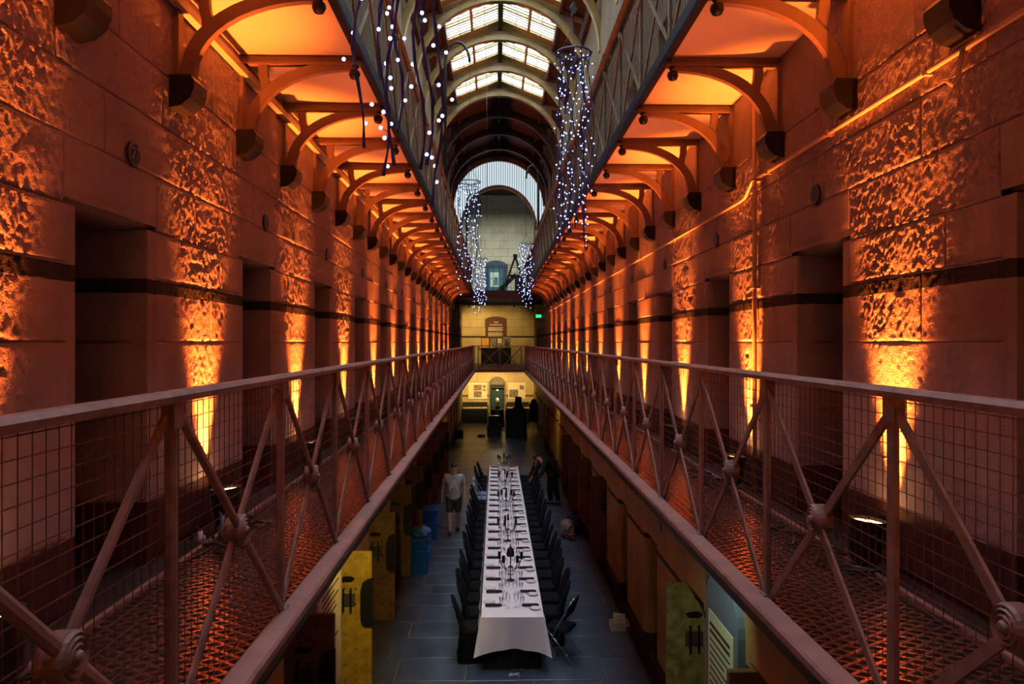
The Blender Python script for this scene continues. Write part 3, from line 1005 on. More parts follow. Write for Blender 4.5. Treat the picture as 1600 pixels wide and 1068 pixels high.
for i in range(-20, 21):
    x = i * 0.103
    zt = ZA - 0.05 + math.sqrt(max(0, ro * ro - x * x))
    zb = ZA - 1.10 + 1.95 * math.sqrt(max(0, 1 - (x / 1.72) ** 2)) if abs(x) < 1.72 else ZA - 1.10
    if zt - zb > 0.05:
        m_ = MB(); m_.box(x - 0.012, x + 0.012, -0.05, -0.02, zb, zt); m_.build('sheet_rib', 'polyrib', bh)
poly = [(-2.4, ZA - 0.8), (-2.4, RID + 0.3), (2.4, RID + 0.3), (2.4, ZA - 0.8)] + [((ro - 0.02) * math.cos(t), ZA - 0.05 + (ro - 0.02) * math.sin(t)) for t in np.linspace(0, PI, 25)]
m_ = MB(); m_.prism(poly, 0.03, 0.10, 'xz'); m_.build('backing_boards', 'boards', bh)

# ------------------------------------------------------------------ end wall with courses of blocks
ew = thing('wall_end', 'pale stone end wall of the hall with arched doorways', None, (0, YEND, 0), kind='structure')
MB().box(-2.7, 2.9, 0.05, 0.35, 0, EYE + 9).build('core', 'mortar', ew)
zz = 0.0; i = 0
while zz < EYE + 8.4:
    h = 0.46
    x = -2.0 - (0.0 if i % 2 else 0.45)
    while x < 2.24:
        a, b = max(x, -2.0), min(x + 0.9, 2.24)
        # leave the three doorways open
        def clip(a, b):
            hole = None
            if zz < 2.3: hole = (-0.38 + 0.05, 0.42 + 0.05)
            elif UDECK - 0.4 <= zz < UDECK + 2.2: hole = (-0.66, 0.66)
            if hole is None: return [(a, b)]
            r = []
            if a < hole[0]: r.append((a, min(b, hole[0])))
            if b > hole[1]: r.append((max(a, hole[1]), b))
            return r
        for aa, bb in clip(a, b):
            if bb - aa > 0.05:
                c = 0.008; t = random.uniform(0, 0.012)
                R = lambda e, yy: [(aa + e, yy, zz + e), (bb - e, yy, zz + e), (bb - e, yy, zz + h - e), (aa + e, yy, zz + h - e)]
                MB().rings([R(0.004, 0.06), R(0.004, 0.004 - t), R(0.014, -0.004 - t)]).build('stone', 'endwall', ew)
        x += 0.9
    zz += h; i += 1
# arched metal lining of the ground-floor doorway
dcx = 0.07
d = thing('door_50', 'grey arched doorway with a dark opening at the ground end wall', None, (dcx, YEND, 0), kind='structure')
th = np.linspace(0, PI, 17)
outp = [(0.5, 0)] + [(0.5 * math.cos(t), 2.13 + 0.5 * math.sin(t)) for t in th] + [(-0.5, 0)]
inp = [(0.42, 0)] + [(0.42 * math.cos(t), 2.13 + 0.42 * math.sin(t)) for t in th] + [(-0.42, 0)]
m_ = MB(); m_.strip(outp, inp, -0.10, 0.04); m_.build('arch_frame', 'archgrey', d)
m_ = MB(); m_.prism([(0.42 * math.cos(t), 2.14 + 0.42 * math.sin(t)) for t in th], -0.02, 0.02, 'xz'); m_.build('tympanum', 'archgrey', d)
MB().box(-0.42, 0.42, -0.04, 0.03, 2.04, 2.15).build('transom', 'black', d)
MB().box(-0.42, 0.42, 0.0, 0.04, 0, 2.04).build('door_leaf', 'tealdk', d)
# blue arched doorway at the top storey
d = thing('door_51', 'deep blue arched doorway on the upper level of the end wall', None, (0.0, YEND, UDECK), kind='structure')
prof = [(0.66, 0), (0.66, 2.1)] + [(0.66 * math.cos(t), 2.1 + 0.34 * math.sin(t)) for t in th] + [(-0.66, 0)]
m_ = MB(); m_.prism(prof, -0.02, 0.04, 'xz'); m_.build('door_leaf', 'tealdk', d)
m_ = MB(); m_.prism([(0.42, 0), (0.42, 1.75)] + [(0.42 * math.cos(t), 1.75 + 0.25 * math.sin(t)) for t in th] + [(-0.42, 0)], -0.05, -0.02, 'xz'); m_.build('inner_arch', 'teal', d)
MB().box(-0.34, 0.22, -0.075, -0.05, 0.88, 1.74).build('poster', 'paperg', d)
m_ = MB(); m_.lathe([(0.001, 0), (0.10, 0.0), (0.10, -0.006), (0.001, -0.006)], 12, (0.0, -0.076, 1.38), 'y'); m_.box(-0.13, 0.13, -0.082, -0.076, 0.98, 1.3); m_.build('poster_figure', 'bluesign', d)

# ------------------------------------------------------------------ bridges
b = thing('footbridge', 'iron footbridge crossing between the two lower galleries', 'bridge', (0, YB, DECK))
MB().box(-1.98, 2.22, 0, YEND - YB, -0.10, 0).build('deck', 'rim', b)
MB().box(-1.0, 1.32, -0.03, 0.0, -0.10, 0.02).build('edge_beam', 'ironred', b)
MB().box(-0.98, 1.3, -0.05, -0.03, -0.10, -0.075).build('lower_flange', 'batten', b)
for yy in (0.0,):
    m_ = MB(); m_.box(-0.98, 1.32, -0.02, 0.02, 1.05, 1.09); m_.build('top_rail', 'rail', b)
    xs_ = [-0.96, 0.17, 1.30]
    for x in xs_ + [-0.78, 1.12]:
        MB().box(x - 0.025, x + 0.025, -0.02, 0.02, 0, 1.06).build('post', 'rail', b)
    for x0, x1 in ((-0.78, 0.17), (0.17, 1.12)):
        for za, zb in ((0.05, 1.0), (1.0, 0.05)):
            m_ = MB(); m_.tube([(x0, 0, za), (x1, 0, zb)], 0.025, 5); m_.build('brace', 'rail', b)
ub = thing('upper_footbridge', 'dark red bridge with pale rails across the upper end', 'bridge', (0, 33.9, SOF))
MB().box(-1.98, 2.22, 0, YEND - 33.9, -0.05, 0.12).build('deck', 'black', ub)
MB().box(-1.9, 2.1, -0.05, 0.0, -0.22, 0.15).build('beam', 'ironred', ub)
m_ = MB(); m_.tube([(-1.9, -0.03, -0.30), (2.1, -0.03, -0.30)], 0.05, 8); m_.build('round_tie', 'rail', ub, True)
MB().box(-1.9, 2.1, -0.02, 0.3, -0.52, -0.36).build('lower_beam', 'black', ub)
for z_ in (0.7, 1.22, 1.3):
    m_ = MB(); m_.tube([(-0.95, 0.03, z_), (1.25, 0.03, z_)], 0.014, 6); m_.build('rail', 'frame', ub)
for i in range(9):
    x = -0.95 + 2.2 * i / 8
    m_ = MB(); m_.tube([(x, 0.03, 0.12), (x, 0.03, 1.3)], 0.012 if i != 4 else 0.022, 6); m_.build('baluster', 'frame', ub)
af = thing('timber_frame', 'grey timber A-frame with teal stair brace on the upper bridge', 'frame', (0.93, 35.6, UDECK + 0.002))
for x0, x1 in ((-0.62, 0.0), (0.55, 0.0)):
    m_ = MB(); m_.prism([(x0 - 0.05, 0), (x0 + 0.05, 0), (x1 + 0.05, 1.8), (x1 - 0.05, 1.8)], -0.05, 0.05, 'xz'); m_.build('leg', 'timber', af)
MB().box(-0.1, 0.1, -0.06, 0.06, 1.76, 1.9).build('cap', 'teal', af)
MB().box(-0.35, 0.5, -0.04, 0.04, 0.82, 0.92).build('crossbar', 'timber', af)
m_ = MB(); m_.prism([(-1.0, 0.05), (-0.75, 0.0), (0.0, 0.75), (0.0, 1.0)], -0.2, -0.1, 'xz'); m_.build('stair_brace', 'teal', af)
MB().box(-0.02, 0.5, -0.03, 0.0, 0.0, 0.82).build('board_panel', 'timber', af)

# ------------------------------------------------------------------ end-wall exhibits
sg = thing('exhibit_sign', 'large maroon arched sign lettered THE SCAFFOLD on the end wall', 'sign', (0.0, YEND - 0.02, DECK))
th = np.linspace(0.35, PI - 0.35, 13)
m_ = MB(); m_.prism([(-0.62, 1.42), (0.62, 1.42)] + [(0.66 * math.cos(t), 2.52 + 0.22 * math.sin(t)) for t in th], -0.06, -0.012, 'xz'); m_.build('panel', 'maroon', sg)
text_mesh('title', 'THE\nSCAFFOLD', 0.15, 'white', sg, (0, -0.065, 2.32), (PI / 2, 0, 0))
for i in range(9):
    wd = 0.92 - random.random() * 0.12
    if i == 4: continue
    MB().box(-0.46, -0.46 + wd, -0.066, -0.06, 2.08 - i * 0.06, 2.105 - i * 0.06).build('text_line', 'white', sg)
cb = thing('exhibit_cabinet', 'dark low cabinet below the maroon sign on the end gallery', 'cabinet', (0.0, YEND - 0.75, DECK + 0.002))
MB().cbox(-0.86, 0.86, -0.2, 0.3, 0, 0.86, 0.02).build('body', 'black', cb)
MB().cbox(-0.9, 0.9, -0.24, 0.34, 0.86, 0.91, 0.015).build('top', 'black', cb)
for x, wd, h, pm_, lb in ((-0.62, 0.42, 0.62, 'amber', 'amber framed picture at the left end of the dark cabinet'), (-0.17, 0.36, 0.6, 'photo2', 'grey text board left of centre on the dark cabinet'),
                          (0.22, 0.30, 0.62, 'photo2', 'dark board with pale square on the dark cabinet'), (0.64, 0.40, 0.64, 'photo2', 'poster of a dark figure at the right end of the cabinet')):
    p = thing('picture_board', lb, 'picture', (x, YEND - 0.65, DECK + 0.86), group='boards on the exhibit cabinet')
    MB().cbox(-wd / 2 - 0.03, wd / 2 + 0.03, 0, 0.03, 0, h + 0.03, 0.006).build('frame', 'frame' if x > 0.5 else 'black', p)
    MB().box(-wd / 2, wd / 2, -0.006, 0.0, 0.03, h).build('print', pm_, p)
    if 0.1 < x < 0.4:
        MB().box(-0.12, 0.1, -0.012, -0.006, 0.32, h - 0.02).build('pale_square', 'paperg', p)
    if x > 0.5:
        m_ = MB(); m_.prism([(-0.14, 0.08), (0.14, 0.08), (0.10, 0.32), (0.03, 0.42), (0.02, 0.54), (-0.05, 0.54), (-0.06, 0.42), (-0.12, 0.3)], -0.012, -0.006, 'xz'); m_.build('figure', 'ink', p)
tag(MB().cbox(-0.34, -0.22, YEND - 0.85, YEND - 0.80, DECK + 0.86, DECK + 1.05, 0.004).build('price_card', 'card'), 'small white card standing on the dark exhibit cabinet', 'card')
for x0, x1, lb in ((-1.62, -0.52, 'cream picture panel with a sepia print, left of the arched doorway'), (0.72, 1.72, 'cream picture panel with a grey print, right of the arched doorway')):
    p = thing('exhibition_board', lb, 'display board', (0, YEND - 0.03, 0), group='ground end-wall panels')
    MB().box(x0, x1, -0.05, 0.0, 1.31, 2.28).build('board', 'paper', p)
    if x0 < 0:
        MB().box(-1.30, -0.84, -0.058, -0.05, 1.82, 2.14).build('print', 'photo1', p); MB().box(-1.30, -0.84, -0.058, -0.05, 1.42, 1.77).build('print', 'photo2', p)
        MB().box(-0.78, -0.6, -0.058, -0.05, 1.97, 2.12).build('print', 'photo2', p); MB().box(-0.78, -0.6, -0.058, -0.05, 1.79, 1.90).build('print', 'photo1', p)
    else:
        MB().box(0.78, 1.30, -0.058, -0.05, 1.41, 1.87).build('print', 'photo2', p); MB().box(1.38, 1.64, -0.058, -0.05, 1.87, 2.11).build('print', 'photo2', p)
for x0, x1, lb in ((-1.95, -0.5, 'long dark display counter with lit cream top left of the doorway'), (0.62, 1.95, 'dark display counter with lit cream top right of the doorway')):
    p = thing('display_counter', lb, 'display case', (0, YEND - 0.9, 0), group='display counters')
    MB().cbox(x0, x1, 0, 0.7, 0, 0.82, 0.02).build('body', 'black', p)
    MB().box(x0 + 0.03, x1 - 0.03, 0.03, 0.68, 0.82, 0.86).build('lit_bed', 'paper', p)
    MB().box(x0, x1, 0.66, 0.70, 0.82, 1.15).build('back_panel', 'black', p)
    MB().box(x0, x1, 0.0, 0.012, 0.82, 0.98).build('glass_front', 'glass', p)
    for i in range(5):
        MB().box(x0 + 0.15 + i * 0.22, x0 + 0.28 + i * 0.22, 0.2, 0.4, 0.86, 0.875).build('exhibit', 'photo2', p)
# glass case with a pale cast head in front of the doorway
ca = thing('glass_case', 'tall glass case holding a pale glowing head before the doorway', 'display case', (0.08, 40.6, 0))
MB().cbox(-0.36, 0.36, -0.3, 0.3, 0, 0.95, 0.02).build('plinth', 'black', ca)
for x in (-0.36, 0.34):
    for yy in (-0.3, 0.28):
        MB().box(x, x + 0.02, yy, yy + 0.02, 0.95, 2.05).build('corner_post', 'teal', ca)
MB().box(-0.36, 0.36, -0.3, 0.3, 2.05, 2.12).build('case_top', 'black', ca)
MB().box(-0.34, 0.34, -0.295, -0.29, 0.95, 2.05).build('glass_pane', 'glass', ca)
m_ = MB(); m_.lathe([(0.05, 0), (0.065, 0.08), (0.06, 0.12), (0.10, 0.2), (0.115, 0.3), (0.10, 0.4), (0.05, 0.46), (0.001, 0.47)], 12, (0, 0, 1.1)); m_.ball((0, -0.11, 1.36), 0.02); m_.build('cast_head', 'plaster', ca, True)
MB().box(-0.12, 0.12, -0.1, 0.1, 0.95, 1.1).build('stand', 'black', ca)
MB().box(-0.13, 0.13, -0.315, -0.302, 0.68, 0.88).build('caption_card', 'card', ca)
m_ = MB(); m_.lathe([(0.04, 0), (0.04, 0.05)], 8, (0, -0.05, 1.98)); m_.build('lamp', 'glowcase', ca)
lamp('case_light', 'POINT', (0, -0.14, 1.9), 14, (1, 0.82, 0.5), ca, shadow_soft_size=0.04)

# black equipment near the end
e = thing('equipment_case', 'stack of black road cases with cables before the glass case', 'case', (-0.02, 36.3, 0))
MB().cbox(-0.42, 0.28, 0, 0.6, 0, 0.55, 0.03).build('lower_case', 'black', e)
MB().cbox(-0.36, 0.22, 0.05, 0.55, 0.55, 1.0, 0.03).build('upper_case', 'black', e)
for z_ in (0.27, 0.75):
    m_ = MB(); m_.tube([(-0.18, -0.005, z_), (-0.16, -0.03, z_), (0.04, -0.03, z_), (0.06, -0.005, z_)], 0.012, 5); m_.build('handle', 'steel', e)
m_ = MB(); m_.tube([(0.18 * math.cos(t) * (1 + 0.1 * math.sin(3 * t)), 0.14 * math.sin(t), 0.02 + 0.004 * t) for t in np.linspace(0, 6 * PI, 50)], 0.018, 5)
tag(m_.build('cable_coil', 'cable', None, True, (-0.72, 36.1, 0)), 'coil of black cable on the floor beside the road cases', 'cable')
e = thing('draped_kiosk', 'tall black draped booth at the far end of the hall', 'booth', (0.98, 35.6, 0))
m_ = MB(); n = 40
m_.rings([[((0.5 if abs(math.cos(t)) > 0 else 0.5) * np.sign(math.cos(t)) * abs(math.cos(t)) ** 0.35 * sc + 0.015 * math.sin(t * 20) * (1 - z_ / 1.5), 0.32 * np.sign(math.sin(t)) * abs(math.sin(t)) ** 0.35 * sc, z_)
           for t in np.linspace(0, 2 * PI, n, endpoint=False)] for z_, sc in ((0, 1.05), (0.7, 1.0), (1.38, 0.98), (1.42, 0.95))])
m_.build('drape', 'blackcloth', e)
m_ = MB(); m_.lathe([(0.3, 0), (0.28, 0.06), (0.17, 0.16), (0.16, 0.55), (0.13, 0.58)], 14, (0.1, 0, 1.42)); m_.build('speaker', 'black', e)
MB().box(-0.54, -0.52, -0.36, -0.34, 0.0, 1.4).build('pale_edge', 'frame', e)
MB().box(-0.54, -0.2, -0.36, -0.34, 0.0, 0.02).build('foot_bar', 'frame', e)
e = thing('hand_trolley', 'small wheeled trolley with white bags by the left wall far away', 'trolley', (-1.74, 34.6, 0))
for x in (-0.16, 0.16):
    m_ = MB(); m_.lathe([(0.07, -0.02), (0.07, 0.02)], 12, (x, 0, 0.07), 'x'); m_.build('wheel', 'black', e)
    m_ = MB(); m_.tube([(x, 0.0, 0.07), (x, 0.14, 0.75), (x * 0.6, 0.18, 0.95)], 0.013, 5); m_.build('upright', 'chrome', e)
MB().cbox(-0.2, 0.2, -0.25, 0.05, 0.14, 0.5, 0.03).build('bag', 'blackcloth', e)
m_ = MB(); m_.ball((0, -0.1, 0.6), 0.16, 8, 6, 0.7); m_.build('white_bundle', 'card', e)
e = thing('leaning_banner', 'narrow blue-white banner standing by the right lower wall', 'banner', (1.93, 31.0, 0))
MB().cbox(-0.03, 0.03, -0.4, 0.4, 0.05, 2.0, 0.01).build('sheet', 'bluesign', e)
MB().box(-0.05, 0.05, -0.42, 0.42, 0, 0.05).build('foot', 'black', e)
MB().box(-0.036, -0.03, -0.32, 0.36, 1.2, 1.9).build('pale_print', 'card', e)
e = thing('coat_stand', 'dark coats on a stand at the far right corner', 'stand', (1.95, 38.0, 0))
m_ = MB(); m_.tube([(0, 0, 0), (0, 0, 1.75)], 0.02, 6); m_.build('pole', 'black', e)
m_ = MB(); m_.rings([[(r_ * math.cos(t) + 0.02 * math.sin(5 * t), r_ * 0.7 * math.sin(t), z_) for t in np.linspace(0, 2 * PI, 16, endpoint=False)] for z_, r_ in ((0.55, 0.24), (1.0, 0.22), (1.4, 0.22), (1.62, 0.13), (1.7, 0.04))]); m_.build('coats', 'blackcloth', e, True)

ex = thing('exit_sign', 'small green illuminated exit sign near the far right bracket', 'sign', (2.08, 35.6, EYE + 1.25))
MB().box(-0.17, 0.13, 0, 0.05, -0.09, 0.09).build('box', 'black', ex)
MB().box(-0.15, 0.11, -0.008, 0, -0.07, 0.07).build('lit_face', 'exit', ex)

# ceiling spots lighting the end wall (fixed under the bridges)
def spot_fixture(name, label, loc, aim, energy, color, size, group, mt='can'):
    e = thing(name, label, 'spotlight', loc, group=group)
    v = Vector(aim).normalized()
    m_ = MB(); m_.tube([v * -0.1, v * 0.0, v * 0.1], [0.035, 0.05, 0.055], 10); m_.build('barrel', mt, e)
    m_ = MB(); m_.tube([(0, 0, 0.0), (0, 0, 0.14)], 0.012, 5); m_.build('stem', mt, e)
    m_ = MB(); m_.tube([v * 0.098, v * 0.104], 0.045, 10); m_.build('lens', 'warmtube', e)
    lamp('spot_beam', 'SPOT', v * 0.12, energy, color, e, aim=aim, spot_size=math.radians(size), spot_blend=0.8, shadow_soft_size=0.05)
    return e


WARM = (1.0, 0.60, 0.17)
spot_fixture('end_spotlight', 'ceiling spotlight left of the arch under the footbridge', (-1.1, 40.2, DECK - 0.24), (-0.1, 2.8, -0.8), 480, WARM, 95, 'ground end spotlights')
spot_fixture('end_spotlight', 'ceiling spotlight right of the arch under the footbridge', (1.2, 40.2, DECK - 0.24), (0.1, 2.8, -0.9), 300, WARM, 95, 'ground end spotlights')
spot_fixture('sign_spotlight', 'spotlight left of the maroon sign under the upper bridge', (-1.5, 40.6, SOF - 0.19), (0.5, 2.5, -1.6), 300, WARM, 85, 'sign spotlights')
spot_fixture('sign_spotlight', 'spotlight right of the maroon sign under the upper bridge', (1.0, 40.4, SOF - 0.19), (-0.3, 2.6, -1.6), 130, WARM, 85, 'sign spotlights')

# ------------------------------------------------------------------ ground-floor cell doors standing open
def cell_door(s, yd, mt, label, xin, lockplate, n):
    """leaf perpendicular to the wall; free edge at x = s*xin"""
    wd = 0.74
    d = thing('cell_door', label, 'door', (s * xin, yd, 0.02), group='open cell doors')
    def q(u0, u1, a0, a1, z0, z1):
        x0, x1 = sorted((s * u0, s * u1))
        return MB().box(x0, x1, a0, a1, z0, z1)
    x0, x1 = sorted((0, s * wd))
    MB().cbox(x0, x1, -0.03, 0.04, 0, 1.80, 0.008).build('leaf', mt, d)
    st = MB(); st.lathe([(0.014, 0), (0.012, -0.008), (0.001, -0.012)], 6, (0, 0, 0), 'y'); stm = st.mesh('rivet', 'stud' if mt != 'doorb' else 'iron')
    if n < 6:
        for r_ in range(9):
            for c_ in range(4):
                if mt == 'doorg' and r_ % 3: continue
                link('rivet', stm, d, (s * (0.07 + c_ * 0.14), -0.03, 0.08 + r_ * 0.205))
    x0, x1 = sorted((s * 0.22, s * 0.42))
    MB().box(x0, x1, -0.05, -0.03, 1.08, 1.24).build('hatch', 'ink', d)
    for u in (0.26, 0.36):
        q(u, u + 0.022, -0.07, -0.05, 1.0, 1.32).build('hatch_bar', 'iron', d)
    m_ = MB(); x_ = s * 0.32; m_.prism([(x_ - 0.1, 1.45), (x_ - 0.04, 1.475), (x_ + 0.04, 1.475), (x_ + 0.1, 1.45), (x_ + 0.06, 1.41), (x_ - 0.06, 1.41)], -0.055, -0.03, 'xz'); m_.build('peephole_cover', 'iron', d)
    if lockplate:
        prof = [(0.0, 0.82), (0.10, 0.82), (0.15, 0.88), (0.16, 1.0), (0.16, 1.3), (0.13, 1.40), (0.07, 1.44), (0.0, 1.45)]
        m_ = MB(); m_.prism([(s * (u - 0.02), z_) for u, z_ in prof], -0.075, -0.03, 'xz'); m_.build('lock_plate', 'black', d)
    return d


for i in range(9):
    yd = 7.70 + 2.3 * i
    names = ['nearest brown open cell door at the lower left edge', 'bright ochre riveted open cell door at lower left']
    lb = names[i] if i < 2 else '%s open brown cell door from the near end on the left ground floor' % ordw(i + 1)
    cell_door(-1, yd, 'doory' if i == 1 else 'doorb', lb, 1.68, True, i)
for i in range(8):
    yd = 8.61 - 2.3 + 2.3 * i
    if i in (2, 3):
        continue
    names = {0: 'nearest brown open cell door at the lower right, beside the blue sign', 1: 'chipped greenish open cell door with square hatch at lower right'}
    lb = names.get(i, '%s open brown cell door from the near end on the right ground floor' % ordw(i + 1))
    cell_door(1, yd, 'doorg' if i == 1 else 'doorb', lb, 2.0 if i else 2.0, False, i)
# closed doors in the other right-hand openings and dark backs
for s in (-1, 1):
    pass

# framed sign on the left lower wall, arched blue sign on the right
p = thing('framed_notice', 'yellow-lit framed notice hanging on the left ground-floor wall', 'sign', (-XW[-1], 8.5, 1.2))
MB().box(0.0, 0.06, -0.55, 0.72, -0.75, 1.0).build('frame', 'frame', p)
MB().box(0.06, 0.066, -0.46, 0.62, -0.66, 0.9).build('sheet', 'paper', p)
for i in range(12):
    MB().box(0.066, 0.069, -0.36, 0.5 - random.random() * 0.3, 0.72 - i * 0.07, 0.74 - i * 0.07 + (0.02 if i < 2 else 0)).build('text_line', 'ink', p)
p = thing('arched_sign', 'slate blue arched sign with pale green text sheet on the right wall', 'sign', (XW[1], 7.0, 0.45))
th = np.linspace(0, PI, 15)
m_ = MB(); m_.prism([(-0.5, 0), (0.5, 0)] + [(0.5 * math.cos(t), 1.55 + 0.42 * math.sin(t)) for t in th], -0.07, 0.0, 'yz'); m_.build('panel', 'bluesign', p)
MB().box(-0.078, -0.07, -0.38, 0.38, 0.1, 1.52).build('sheet', 'paperg', p)
for i in range(14):
    MB().box(-0.082, -0.078, -0.30 + random.random() * 0.25 * (i > 2), 0.32, 1.38 - i * 0.07, 1.395 - i * 0.07 + (0.02 if i < 2 else 0)).build('text_line', 'ink', p)
MB().box(-0.083, -0.078, -0.3, 0.0, 0.15, 0.36).build('picture', 'photo2', p)
for i, a in enumerate((9.55, 11.8)):
    q = thing('number_plaque', '%s small dark plaque from the near end on the right lower wall' % ordw(i + 1), 'plaque', (XW[1], a - 1.9, 2.15), group='lower plaques')
    m_ = MB(); m_.lathe([(0.07, 0), (0.07, -0.012), (0.001, -0.012)], 14, (0, 0, 0), 'x'); m_.build('disc', 'plaque', q)
# picture lights on the lower walls (fixed under the gallery)
YEL = (1.0, 0.72, 0.16)
spot_fixture('notice_lamp', 'yellow lamp under the left gallery beside the framed notice', (-1.25, 7.9, DECK - 0.24), (-0.35, 1.6, -1.35), 120, YEL, 70, 'lamps under the galleries')
spot_fixture('notice_lamp', 'pale lamp under the right gallery beside the arched sign', (1.50, 6.2, DECK - 0.24), (0.6, 0.9, -1.3), 34, (0.80, 1.0, 0.72), 80, 'lamps under the galleries')
spot_fixture('notice_lamp', 'yellow lamp under the right gallery near the far end', (1.6, 25.6, DECK - 0.24), (0.5, 0.7, -1.3), 60, YEL, 80, 'lamps under the galleries')
spot_fixture('notice_lamp', 'yellow lamp under the left gallery near the far end', (-1.4, 27.5, DECK - 0.24), (-0.5, 0.7, -1.3), 50, YEL, 80, 'lamps under the galleries')

# ------------------------------------------------------------------ banquet table
TX0, TX1, TY0, TY1, TZ = -0.21, 0.68, 10.40, 23.1, 0.76
t = thing('banquet_table', 'very long narrow banquet table standing beneath the white cloth', 'table', (0, 0, 0))
MB().box(TX0 + 0.02, TX1 - 0.02, TY0 + 0.02, TY1 - 0.02, TZ - 0.04, TZ - 0.006).build('top', 'timber', t)
for yy in np.linspace(TY0 + 0.3, TY1 - 0.3, 12):
    for x in (TX0 + 0.12, TX1 - 0.12):
        m_ = MB(); m_.tube([(x, yy, 0), (x, yy, TZ - 0.04)], 0.016, 6); m_.build('leg', 'iron', t)
bl = thing('table_skirt', 'black underskirt hanging below the white cloth to the floor', 'cloth')
n = 60
pts = []
for i in range(n):
    u = i / (n - 1)
    pts.append((TX0 + 0.03 + (TX1 - TX0 - 0.06) * u, TY0 + 0.03 + 0.015 * math.sin(u * 40)))
m_ = MB(); m_.strip([(x, y + 0.03) for x, y in pts], [(x, y + 0.036) for x, y in pts], 0.005, TZ - 0.05, 'xy'); m_.build('front_skirt', 'blackcloth', bl)
# cloth: top plus draped sides with scalloped corners
cl = MB()
rows = []
nx = 20
per = []
NXC, NYC = 24, 90
def drop_pt(u, v, dz, side):
    pass
top = [[(TX0 + (TX1 - TX0) * i / NXC, TY0 + (TY1 - TY0) * j / NYC, TZ) for j in range(NYC + 1)] for i in range(NXC + 1)]
vs = [p for r in top for p in r]
fs = [((i) * (NYC + 1) + j, (i + 1) * (NYC + 1) + j, (i + 1) * (NYC + 1) + j + 1, i * (NYC + 1) + j + 1) for i in range(NXC) for j in range(NYC)]
cl.add(vs, fs)
loop = [(TX0 + (TX1 - TX0) * i / NXC, TY0, 0, -1) for i in range(NXC + 1)] + [(TX1, TY0 + (TY1 - TY0) * j / NYC, 1, 0) for j in range(1, NYC + 1)] + \
       [(TX1 - (TX1 - TX0) * i / NXC, TY1, 0, 1) for i in range(1, NXC + 1)] + [(TX0, TY1 - (TY1 - TY0) * j / NYC, -1, 0) for j in range(1, NYC)]
per_ = 0
rings = []
DROP = 0.44
for k in range(7):
    f = k / 6
    ring = []
    arc = 0
    px, py = loop[0][:2]
    for (x, y, nx_, ny_) in loop:
        arc += math.hypot(x - px, y - py); px, py = x, y
        cx_ = min(abs(x - TX0), abs(x - TX1)); cy_ = min(abs(y - TY0), abs(y - TY1))
        corner = math.exp(-(cx_ + cy_) / 0.07)
        ox = (-1 if x < (TX0 + TX1) / 2 else 1); oy = (-1 if y < (TY0 + TY1) / 2 else 1)
        sway = 0.018 * math.sin(arc * 9) * f + 0.012 * math.sin(arc * 23) * f
        out = (0.012 + 0.03 * f) + sway
        dx = nx_ * out + corner * ox * 0.115 * f ** 0.8 * (0.9 if ny_ else 0.6)
        dy = ny_ * out + corner * oy * 0.10 * f
        z = TZ - 0.004 - f * (DROP * (1 if ny_ else 0.62) + corner * 0.07 + 0.012 * math.sin(arc * 11))
        ring.append((x + dx, y + dy, z if k else TZ))
    rings.append(ring)
cl.rings(rings, caps=False)
c = cl.build('tablecloth', 'cloth', None, True)
tag(c, 'white cloth draped over the whole length of the banquet table', 'tablecloth')

# place settings
NS, SP, YS0 = 21, 0.59, 10.86
nap = MB(); nap.cbox(-0.125, 0.125, -0.038, 0.038, 0, 0.022, 0.01); napm = nap.mesh('napkin', 'napkin')
fl = MB(); fl.prism([(-0.12, -0.03), (0.12, -0.03), (0.10, 0.02), (-0.12, 0.015)], 0.022, 0.027, 'xy'); flm = fl.mesh('top_fold', 'napkin')
pl = MB(); pl.lathe([(0.045, 0), (0.05, 0.004), (0.08, 0.013), (0.083, 0.015), (0.078, 0.016), (0.05, 0.007), (0.001, 0.006)], 18); plm = pl.mesh('well', 'china', True)
pr = MB(); pr.lathe([(0.078, 0.0165), (0.084, 0.0155), (0.086, 0.0145)], 18, caps=False); prm = pr.mesh('rim', 'gilt')
kn = MB(); kn.prism([(-0.11, -0.006), (0.0, -0.008), (0.02, -0.011), (0.09, -0.009), (0.11, 0.004), (0.0, 0.006), (-0.11, 0.006)], 0, 0.004, 'xy'); knm = kn.mesh('knife', 'steel')
fk = MB(); fk.prism([(-0.10, -0.006), (0.03, -0.004), (0.045, -0.013), (0.1, -0.012), (0.1, -0.008), (0.06, -0.007), (0.06, -0.003), (0.1, -0.003), (0.1, 0.003), (0.06, 0.003), (0.06, 0.007), (0.1, 0.008), (0.1, 0.012), (0.045, 0.013), (0.03, 0.004), (-0.10, 0.006)], 0, 0.003, 'xy'); fkm = fk.mesh('fork', 'steel')
gw = MB(); gw.lathe([(0.034, 0), (0.03, 0.004), (0.005, 0.01), (0.004, 0.085), (0.02, 0.10), (0.036, 0.13), (0.037, 0.16), (0.030, 0.205)], 10, caps=False); gwm = gw.mesh('wine_glass', 'glass', True)
gt = MB(); gt.lathe([(0.026, 0), (0.028, 0.01), (0.033, 0.10), (0.031, 0.10), (0.025, 0.012)], 10, caps=False); gtm = gt.mesh('tumbler', 'glass', True)
TM = (TX0 + TX1) / 2
